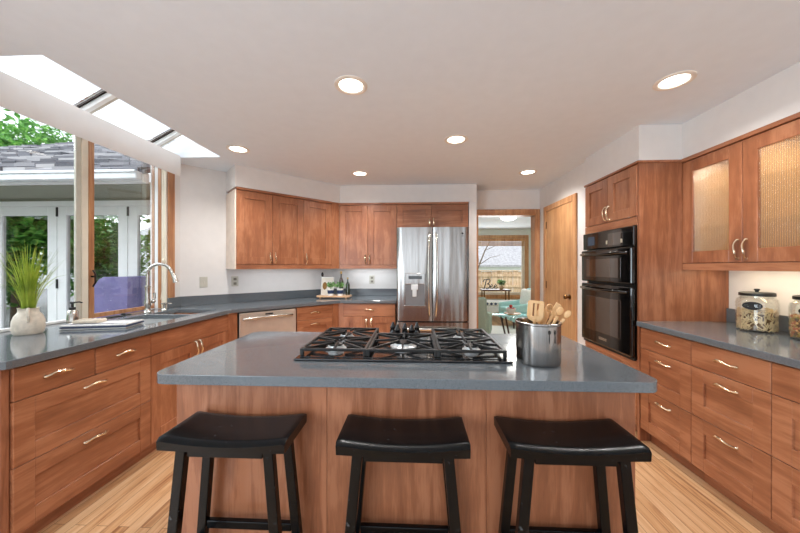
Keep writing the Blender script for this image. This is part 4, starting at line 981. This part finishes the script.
def pasta(x, y, mat, seed, label, kind, top):
    b = B(); rg = random.Random(seed); r = 0.089
    prof = [(0, 0.008), (r*0.8, 0.008), (r*0.86, 0.014), (r*0.86, top-0.014), (0, top-0.012)]
    lathe(b, prof, 32); nb = len(b.faces)
    for i in range(560):
        a = rg.uniform(0, 2*PI)
        if rg.random() < 0.72: rr = r*0.98-rg.uniform(0, 0.008); z = rg.uniform(0.014, top)
        else: rr = r*math.sqrt(rg.random())*0.9; z = top-rg.uniform(-0.006, 0.01)+0.012*math.sin(a*2)
        c = Vector((rr*math.cos(a), rr*math.sin(a), z)); tg = Vector((-math.sin(a), math.cos(a), 0)); d = (tg*rg.uniform(-1, 1)+Vector((0, 0, rg.uniform(-1, 1)))).normalized()
        if kind == 'penne': L_, q = 0.014, 0.0030; tube(b, [c-d*L_, c, c+d*L_], q, 6)
        else: L_, q = 0.0065, 0.0058; tube(b, [c-d*L_, c, c+d*L_], [q*0.7, q, q*0.6], 6)
        for v in b.verts[-18:] if False else []: pass
    for v in b.verts:
        h = math.hypot(v.co.x, v.co.y)
        if h > 0.0935: v.co.x *= 0.0935/h; v.co.y *= 0.0935/h
        v.co.z = max(v.co.z, 0.0075)
    o = obj('pasta_filling', b, mat); o.data.materials.append(M['gap_shade'])
    for i in range(nb): o.data.polygons[i].material_index = 1
    o.location = (x, y, 0.9155); tag(o, label, 'pasta', None, 'stuff')
jar('glass jar of twisted beige pasta with black lid, fully in view', 2.205, 2.085); pasta(2.205, 2.085, M['pasta'], 5, 'loose beige twisted pasta filling the fully visible jar', 'penne', 0.135)
jar('glass jar of coloured pasta with black lid, cut by the right picture edge', 2.235, 1.82); pasta(2.235, 1.82, M['mixpasta'], 6, 'mixed orange and green pasta filling the jar at the right edge', 'shell', 0.135)

# ================================================================== DINING ROOM
def armchair(label, x, y, rz, mat):
    t = thing('armchair', label, 'armchair', (x, y, 0.013), rz)
    # local: faces +y ; back at -y
    b = B(); n = 10; prof = []
    for s, nm in ((0, 'back'),):
        box(b, -0.33, 0.33, -0.36, -0.24, 0.14, 0.82, 0.05, 4); 
        for v in b.verts:
            if v.co.z > 0.4: v.co.y -= (v.co.z-0.4)*0.18; v.co.x *= 1-(v.co.z-0.4)*0.12
    obj('backrest', b, mat, t, True)
    for sx in (-1, 1):
        b = B(); box(b, min(sx*0.26, sx*0.36), max(sx*0.26, sx*0.36), -0.26, 0.34, 0.14, 0.56, 0.04, 4)
        for v in b.verts:
            if v.co.z > 0.4: v.co.z -= (v.co.y+0.26)*0.12
        obj('armrest', b, mat, t, True)
    b = B(); box(b, -0.255, 0.255, -0.235, 0.36, 0.16, 0.30, 0.02); obj('seat_base', b, mat, t, True)
    b = B(); box(b, -0.25, 0.25, -0.23, 0.36, 0.301, 0.42, 0.04, 4); obj('seat_cushion', b, mat, t, True)
    for sx in (-1, 1):
        for sy in (-0.28, 0.28): b = B(); lathe(b, [(0, 0), (0.014, 0), (0.024, 0.139), (0, 0.139)], 12, (sx*0.27, sy, 0)); obj('leg', b, M['darkwood'], t, True)
    return t
armchair('sage green armchair seen from behind just through the doorway', 0.99, 5.52, -0.30, M['sage'])
armchair('pale aqua armchair beyond the glass coffee table', 2.36, 7.0, 1.75, M['aqua'])
b = B(); box(b, -0.20, 0.20, -0.07, 0.07, 0.0, 0.38, 0.06, 4)
o = obj('throw_pillow', b, M['whitefab'], None, True); o.location = (2.50, 6.98, 0.446); o.rotation_euler = (0.1, -0.1, 1.9); tag(o, 'white throw pillow standing on the aqua armchair', 'pillow')
ctb = thing('coffee_table', 'oval glass coffee table with dark legs between the armchairs', 'table', (1.88, 5.70, 0.013))
b = B(); lathe(b, [(0, 0.432), (0.44, 0.432), (0.45, 0.438), (0.45, 0.446), (0.44, 0.452), (0, 0.452)], 48, sx=1.0, sy=0.7); obj('tabletop', b, M['tableglass'], ctb, True)
for a in (0.7, 2.44, 3.84, 5.58): b = B(); tube(b, [(0.22*math.cos(a), 0.2*math.sin(a), 0.0), (0.34*math.cos(a), 0.26*math.sin(a), 0.431)], 0.016, 10); obj('leg', b, M['darkwood'], ctb, True)
b = B(); lathe(b, [(0, 0), (0.14, 0), (0.15, 0.02), (0.14, 0.02), (0.13, 0.008), (0, 0.008)], 32); o = obj('round_tray', b, M['board'], None, True); o.location = (1.80, 5.72, 0.4655); tag(o, 'round wooden tray on the glass coffee table', 'tray')
b = B(); lathe(b, [(0, 0), (0.05, 0), (0.085, 0.06), (0.09, 0.10), (0.084, 0.10), (0.078, 0.06), (0, 0.012)], 28); o = obj('fruit_bowl', b, M['pot'], None, True); o.location = (1.77, 5.72, 0.474); tag(o, 'white bowl of red fruit on the round tray', 'bowl')
for i, (dx, dy, dz) in enumerate(((0, 0, 0.03), (0.042, 0.01, 0.05), (-0.04, 0.02, 0.05), (0.0, -0.044, 0.052), (0.01, 0.045, 0.055), (0.0, 0.0, 0.105))):
    b = B(); ball(b, (0, 0, 0.03), 0.030, (1, 1, 0.92)); f = obj('red_apple', b, M['red'], None, True); f.location = (1.77+dx, 5.72+dy, 0.475+dz); tag(f, 'red apple piled in the white bowl on the coffee table', 'fruit', 'apples in the white bowl')
    b = B(); tube(b, [(0, 0, 0.055), (0.003, 0, 0.068)], 0.002, 5); obj('stem', b, M['darkwood'], f)
cs = thing('console_table', 'narrow dark-topped console table in front of the dining room window', 'table', (2.17, 8.35, 0))
b = B(); box(b, -0.37, 0.37, -0.17, 0.17, 0.69, 0.73, 0.004); obj('tabletop', b, M['darkwood'], cs)
b = B(); box(b, -0.34, 0.34, -0.15, 0.15, 0.30, 0.32, 0.004); obj('shelf', b, M['darkwood'], cs)
for sx in (-1, 1):
    for sy in (-1, 1): b = B(); box(b, sx*0.32-0.015, sx*0.32+0.015, sy*0.14-0.015, sy*0.14+0.015, 0, 0.6895, 0.003); obj('leg', b, M['brass'], cs)
# script letters
lt = thing('letter_sign', 'black script word ornament standing on the console table', 'sign', (1.97, 8.30, 0.7305))
def stroke(P, r=0.012): bm = B(); tube(bm, P, r, 8); return bm
obj('letter', stroke([(-0.13, 0, 0.20), (-0.10, 0, 0.255), (-0.04, 0, 0.27), (-0.07, 0, 0.14), (-0.10, 0, 0.015), (-0.14, 0, 0.03)], 0.015), M['black'], lt, True)
bm = stroke([(-0.05, 0, 0.26), (0.03, 0, 0.275), (0.055, 0, 0.225), (0.02, 0, 0.165), (-0.04, 0, 0.145), (0.03, 0, 0.135), (0.045, 0, 0.07), (0.0, 0, 0.02), (-0.06, 0, 0.02)], 0.015); obj('letter', bm, M['black'], lt, True)
for x in (0.10, 0.20): obj('letter', stroke([(x-0.05, 0, 0.07), (x, 0, 0.08), (x+0.03, 0, 0.115), (x+0.005, 0, 0.14), (x-0.035, 0, 0.09), (x-0.02, 0, 0.025), (x+0.02, 0, 0.018), (x+0.055, 0, 0.06)], 0.011), M['black'], lt, True)
pl = thing('potted_herb', 'bushy green plant in a small pot on the console table', 'potted plant', (2.33, 8.33, 0.7305))
b = B(); lathe(b, [(0, 0), (0.05, 0), (0.065, 0.09), (0.058, 0.09), (0.055, 0.08), (0, 0.08)], 20); obj('pot', b, M['board'], pl, True)
def leaves(bm, c, R, n, s, seed, sc=(1, 1, 1), shell=0.5):
    rg = random.Random(seed)
    for i in range(n):
        v = Vector((rg.gauss(0, 1), rg.gauss(0, 1), rg.gauss(0, 1))).normalized()*R*(shell+(1-shell)*rg.random())
        p = Vector((c[0]+v.x*sc[0], c[1]+v.y*sc[1], c[2]+v.z*sc[2])); ss = s*rg.uniform(0.6, 1.3)
        d1_ = Vector((rg.uniform(-1, 1), rg.uniform(-1, 1), rg.uniform(-0.6, 0.6))).normalized(); d2_ = d1_.cross(Vector((rg.uniform(-.5, .5), rg.uniform(-.5, .5), 1))).normalized()
        bm.faces.new([bm.verts.new(p+d1_*ss), bm.verts.new(p+d2_*ss*0.45), bm.verts.new(p-d1_*ss), bm.verts.new(p-d2_*ss*0.45)])
b = B(); leaves(b, (0, 0, 0.18), 0.13, 260, 0.035, 9, (1.1, 1, 0.7), 0.2); obj('leaves', b, M['herb'], pl)
bn = thing('upholstered_bench', 'low white bench with navy patterned band in front of the console', 'bench', (2.12, 7.93, 0))
b = B(); box(b, -0.48, 0.48, -0.22, 0.22, 0.12, 0.36, 0.03, 3); obj('base', b, M['whitefab'], bn, True)
b = B(); box(b, -0.49, 0.49, -0.23, 0.23, 0.361, 0.47, 0.03, 3); cu = obj('cushion', b, M['whitefab'], bn, True)
b = B()
for k in range(9):
    x = -0.42+k*0.105; v = [b.verts.new((x+dx, -0.2315, 0.415+dz)) for dx, dz in ((-0.045, 0), (0, -0.035), (0.045, 0), (0, 0.035))]; b.faces.new(v)
obj('diamond_pattern', b, M['navy'], cu)
for sx in (-0.42, 0.42):
    for sy in (-0.17, 0.17): b = B(); lathe(b, [(0, 0), (0.02, 0), (0.025, 0.119), (0, 0.119)], 10, (sx, sy, 0)); obj('leg', b, M['darkwood'], bn)
b = B(); box(b, -1.2, 1.2, -0.95, 0.95, 0.0, 0.012, 0.004); o = obj('area_rug', b, M['whitefab']); o.location = (1.9, 6.05, 0.0005); tag(o, 'white rug under the glass coffee table', 'rug')
dl = thing('ceiling_light', 'frosted dome light on the dining room ceiling seen through the doorway', 'light', (1.96, 6.5, CEIL))
b = B(); lathe(b, [(0, 0), (0.17, 0), (0.17, -0.02), (0.16, -0.024), (0, -0.024)], 32); obj('base', b, M['brass'], dl, True)
b = B(); lathe(b, [(0.165, -0.025), (0.155, -0.07), (0.10, -0.11), (0, -0.125)], 32); obj('shade', b, M['domeglow'], dl, True)
light('dining_lamp', 'POINT', (2.0, 6.2, CEIL-0.2), (0, 0, 0), 17, (1, 0.97, 0.9), shadow_soft_size=0.12)

# ================================================================== OUTDOORS
b = B(); box(b, -30, -2.63, -12, 3.45, -0.16, -0.10); tag(obj('patio', b, M['deck']), 'grey patio ground outside the kitchen window', 'patio'); bpy.data.objects['patio']['kind'] = 'structure'
b = B(); box(b, -30, 30, 9.3, 40, -0.30, -0.22); o = obj('lawn', b, M['lawn']); tag(o, 'ground beyond the dining room window', 'lawn'); o['kind'] = 'structure'
# opposite wing with french doors
hs = thing('house_wing', 'opposite house wing with grey shingle roof and white french doors', 'building', (-5.0, 3.5, -0.1))
def sh(bm): return shift(bm, hs)
GX = [-6.84, -5.97, -5.10, -4.275, -3.39, -2.71]
b = B(); box(b, -8.5, -2.66, 3.52, 3.65, 2.10, 2.32); box(b, -8.5, -6.88, 3.52, 3.65, -0.1, 2.10); box(b, -8.5, -2.66, 3.55, 3.65, -0.1, 0.0); obj('wall', sh(b), M['stucco'], hs)
b = B(); box(b, -6.9, -2.66, 3.49, 3.60, 2.052, 2.115, 0.004); obj('door_header', sh(b), M['white'], hs)
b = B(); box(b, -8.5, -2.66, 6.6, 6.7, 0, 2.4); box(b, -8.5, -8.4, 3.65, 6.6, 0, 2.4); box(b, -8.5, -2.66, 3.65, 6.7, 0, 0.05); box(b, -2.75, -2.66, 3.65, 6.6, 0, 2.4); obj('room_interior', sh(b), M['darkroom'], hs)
b = B(); box(b, -9.0, -2.62, 2.95, 3.52, 2.15, 2.17); obj('soffit_board', sh(b), M['stucco'], hs)
b = B()
v = [b.verts.new(p) for p in ((-9.0, 2.88, 2.27), (-2.62, 2.88, 2.27), (-2.62, 8.0, 4.72), (-8.3, 8.0, 4.72))]; v2 = [b.verts.new((q.co.x, q.co.y, q.co.z-0.04)) for q in v]
b.faces.new(v); b.faces.new(list(reversed(v2)))
for i in range(4): b.faces.new((v[i], v2[i], v2[(i+1) % 4], v[(i+1) % 4]))
rf = obj('roof', sh(b), M['shingle'], hs)
# raised shingle courses
b = B(); rg = random.Random(11); sl = math.atan2(2.45, 5.12)
rowsN = 30
for k in range(rowsN):
    t0 = k/rowsN; t1 = t0+0.036; x = -9.0+rg.uniform(0, 0.2)
    while x < -2.7:
        wdt = rg.uniform(0.16, 0.34); yy0 = 2.86+5.12*t0-rg.uniform(0, 0.03); yy1 = 2.88+5.12*t1; th = rg.uniform(0.02, 0.06)
        z0_ = 2.27+(yy0-2.88)*0.4785; z1_ = 2.27+(yy1-2.88)*0.4785
        a = [(x, yy0, z0_+0.004), (x+wdt, yy0, z0_+0.004), (x+wdt, yy1, z1_+0.004), (x, yy1, z1_+0.004)]
        V = [b.verts.new(p) for p in a]+[b.verts.new((p[0], p[1], p[2]+(th if i < 2 else 0.006))) for i, p in enumerate(a)]
        for f in ((4, 5, 6, 7), (0, 1, 5, 4), (1, 2, 6, 5), (2, 3, 7, 6), (3, 0, 4, 7)): b.faces.new([V[i] for i in f])
        x += wdt+0.006
M['shingletab'] = NT('shingle_tabs')
_m = M['shingletab']; _g = _m.n('ShaderNodeNewGeometry'); _m.p.inputs['Roughness'].default_value = 0.9
_m.l(_m.ramp(_g.outputs['Random Per Island'], [(0.0, (70, 70, 76)), (0.5, (118, 117, 122)), (1.0, (176, 172, 172))]), _m.p.inputs['Base Color']); M['shingletab'] = _m.m
obj('shingles', sh(b), M['shingletab'], hs)['kind'] = 'stuff'
b = B(); box(b, -9.0, -2.63, 2.80, 2.88, 2.165, 2.245, 0.012, 3); box(b, -9.0, -2.63, 2.785, 2.80, 2.225, 2.25, 0.004); obj('gutter', sh(b), M['gutter'], hs)
b = B(); box(b, -9.0, -2.63, 2.885, 2.95, 2.155, 2.25); obj('fascia', sh(b), M['white'], hs)
for i in range(5):
    x0, x1 = GX[i]+0.004, GX[i+1]-0.004; s = 0.115
    b = B(); box(b, x0, x0+s, 3.50, 3.55, 0, 2.05, 0.004); box(b, x1-s, x1, 3.50, 3.55, 0, 2.05, 0.004); box(b, x0+s, x1-s, 3.50, 3.55, 1.945, 2.05, 0.004); box(b, x0+s, x1-s, 3.50, 3.55, 0, 0.22, 0.004)
    dr = obj('french_door', sh(b), M['white'], hs)
    b = B(); box(b, x0+s, x1-s, 3.522, 3.528, 0.22, 1.945); obj('pane', sh(b), M['mirrorglass'], dr)
    for z in (0.3, 1.07, 1.93):
        b = B(); box(b, x0-0.006, x0+0.014, 3.488, 3.50, z, z+0.11, 0.002); obj('hinge', sh(b), M['black'], dr)
# grill
gr = thing('covered_grill', 'outdoor grill under a lilac fabric cover outside the casement window', 'grill', (-3.04, 3.13, -0.10))
b = B()
sec = [(-0.22, 0.10), (-0.22, 1.12), (-0.10, 1.30), (-0.05, 1.325), (0.20, 1.325), (0.20, 0.10)]
A = []; C = []
for y, LST in ((-0.20, A), (0.27, C)):
    for x, z in sec: LST.append(b.verts.new((x, y, z)))
b.faces.new(A); b.faces.new(list(reversed(C)))
for i in range(6): b.faces.new((A[i], A[(i+1) % 6], C[(i+1) % 6], C[i]))
bmesh.ops.subdivide_edges(b, edges=list(b.edges), cuts=7, use_grid_fill=True); bmesh.ops.triangulate(b, faces=b.faces)
for v in b.verts: v.co += Vector((noise.noise(v.co*6), noise.noise(v.co*6+Vector((9, 0, 0))), 0.3*noise.noise(v.co*5)))*0.014
obj('cover', b, M['purple'], gr, True)
for sx in (-0.16, 0.15):
    for sy in (-0.15, 0.2): b = B(); lathe(b, [(0, 0), (0.03, 0), (0.03, 0.13), (0, 0.13)], 12, (sx, sy, 0)); obj('leg', b, M['black'], gr)
# trees
def tree(name, label, x, y, h, R, n, seed, mat='leaf', sc=(1, 1, 1.3), leaf=0.12, cz=None, group='garden trees'):
    t = thing(name, label, 'tree', (x, y, -0.1), 0, group); rg = random.Random(seed)
    b = B(); tube(b, [(0, 0, 0), (0.05, 0.02, h*0.4), (0.0, 0.05, h*0.75)], [0.12, 0.09, 0.04], 8)
    for k in range(6):
        a = rg.uniform(0, 2*PI); z = h*rg.uniform(0.3, 0.6); tube(b, [(0, 0, z), (math.cos(a)*R*0.3, math.sin(a)*R*0.3, z+R*0.3), (math.cos(a)*R*0.6, math.sin(a)*R*0.6, z+R*0.5)], [0.05, 0.03, 0.012], 6)
    obj('trunk', b, M['bark'], t, True)
    b = B(); cz = cz or h*0.6
    for k in range(14):
        v = Vector((rg.gauss(0, 1), rg.gauss(0, 1), rg.gauss(0, 1))).normalized()*R*rg.uniform(0.2, 0.65)
        leaves(b, (v.x*sc[0], v.y*sc[1], cz+v.z*sc[2]), R*0.5, n//14, leaf, seed*31+k, (1, 1, 0.8), 0.4)
    obj('foliage', b, M[mat], t)
tree('garden_tree', 'tall green tree rising beyond the shingle roof at far left', -15.6, 11.5, 8.3, 2.6, 5200, 4, cz=5.2, leaf=0.16)
for i, (x, y) in enumerate(((-6.2, -1.6), (-9.2, 0.3), (-12.4, 1.0), (-7.6, -4.8), (-10.8, -3.2), (-14.5, -2.6), (-4.6, -4.2))):
    tree('garden_shrub', 'green garden tree mirrored in the glass of the french doors', x, y, 4.4, 1.7, 5000, 40+i, cz=2.0, leaf=0.14, sc=(0.95, 0.95, 1.5), group='trees reflected in the french doors')
# behind dining window
fn = thing('wooden_fence', 'tan board fence outside the dining room window', 'fence', (3.0, 12.0, -0.2))
for k in range(44):
    x = -3.2+k*0.20; b = B(); hgt = 1.36+random.uniform(-0.01, 0.01)
    box(b, x, x+0.196, (k % 2)*0.025, 0.02+(k % 2)*0.025, 0.05, hgt, 0.004); obj('board', b, M['fencewood'], fn)
b = B(); box(b, -3.2, 5.6, -0.04, 0.0, 1.16, 1.26); box(b, -3.2, 5.6, -0.05, 0.0, 0.75, 0.84); box(b, -3.2, 5.6, -0.05, 0.05, 1.372, 1.40); obj('rail', b, M['fencewood'], fn)
nh = thing('far_house', 'neighbouring white house with grey roof beyond the tan fence', 'building', (5.0, 20.0, -0.9))
b = B(); box(b, -6, 5, 0, 4, 0, 2.35); obj('wall', b, M['white'], nh)
b = B(); v = [b.verts.new(p) for p in ((-6.5, -0.5, 2.35), (5.5, -0.5, 2.35), (4.4, 4.2, 4.5), (-4.4, 4.2, 4.5))]; v2 = [b.verts.new((q.co.x, q.co.y, q.co.z-0.12)) for q in v]; b.faces.new(v); b.faces.new(list(reversed(v2)))
for i in range(4): b.faces.new((v[i], v2[i], v2[(i+1) % 4], v[(i+1) % 4]))
obj('roof', b, M['farroof'], nh)
bt = thing('bare_tree', 'thin bare-branched tree outside the dining room window', 'tree', (2.05, 11.0, -0.2))
b = B(); tube(b, [(0, 0, 0), (0.1, 0, 1.2), (0.45, 0, 2.1), (0.9, 0.1, 2.9)], [0.04, 0.032, 0.022, 0.01], 7)
for k, (p, q, r_) in enumerate((((0.1, 0, 1.2), (-0.3, 0, 2.3), 0.016), ((0.25, 0, 1.6), (1.0, 0, 1.95), 0.014), ((0.45, 0, 2.1), (1.2, 0, 2.3), 0.012), ((0.25, 0, 1.6), (0.15, 0.1, 2.6), 0.012), ((0.0, 0, 1.7), (-0.5, 0, 2.0), 0.01))):
    m_ = (Vector(p)+Vector(q))/2+Vector((0, 0, 0.08)); tube(b, [p, m_, q], [r_, r_*0.7, r_*0.3], 6)
obj('branches', b, M['bark'], bt, True)
b = B(); leaves(b, (-0.1, 0, 2.3), 0.55, 420, 0.05, 77, (0.8, 0.8, 1), 0.1); obj('leaves', b, M['bareleaf'], bt)
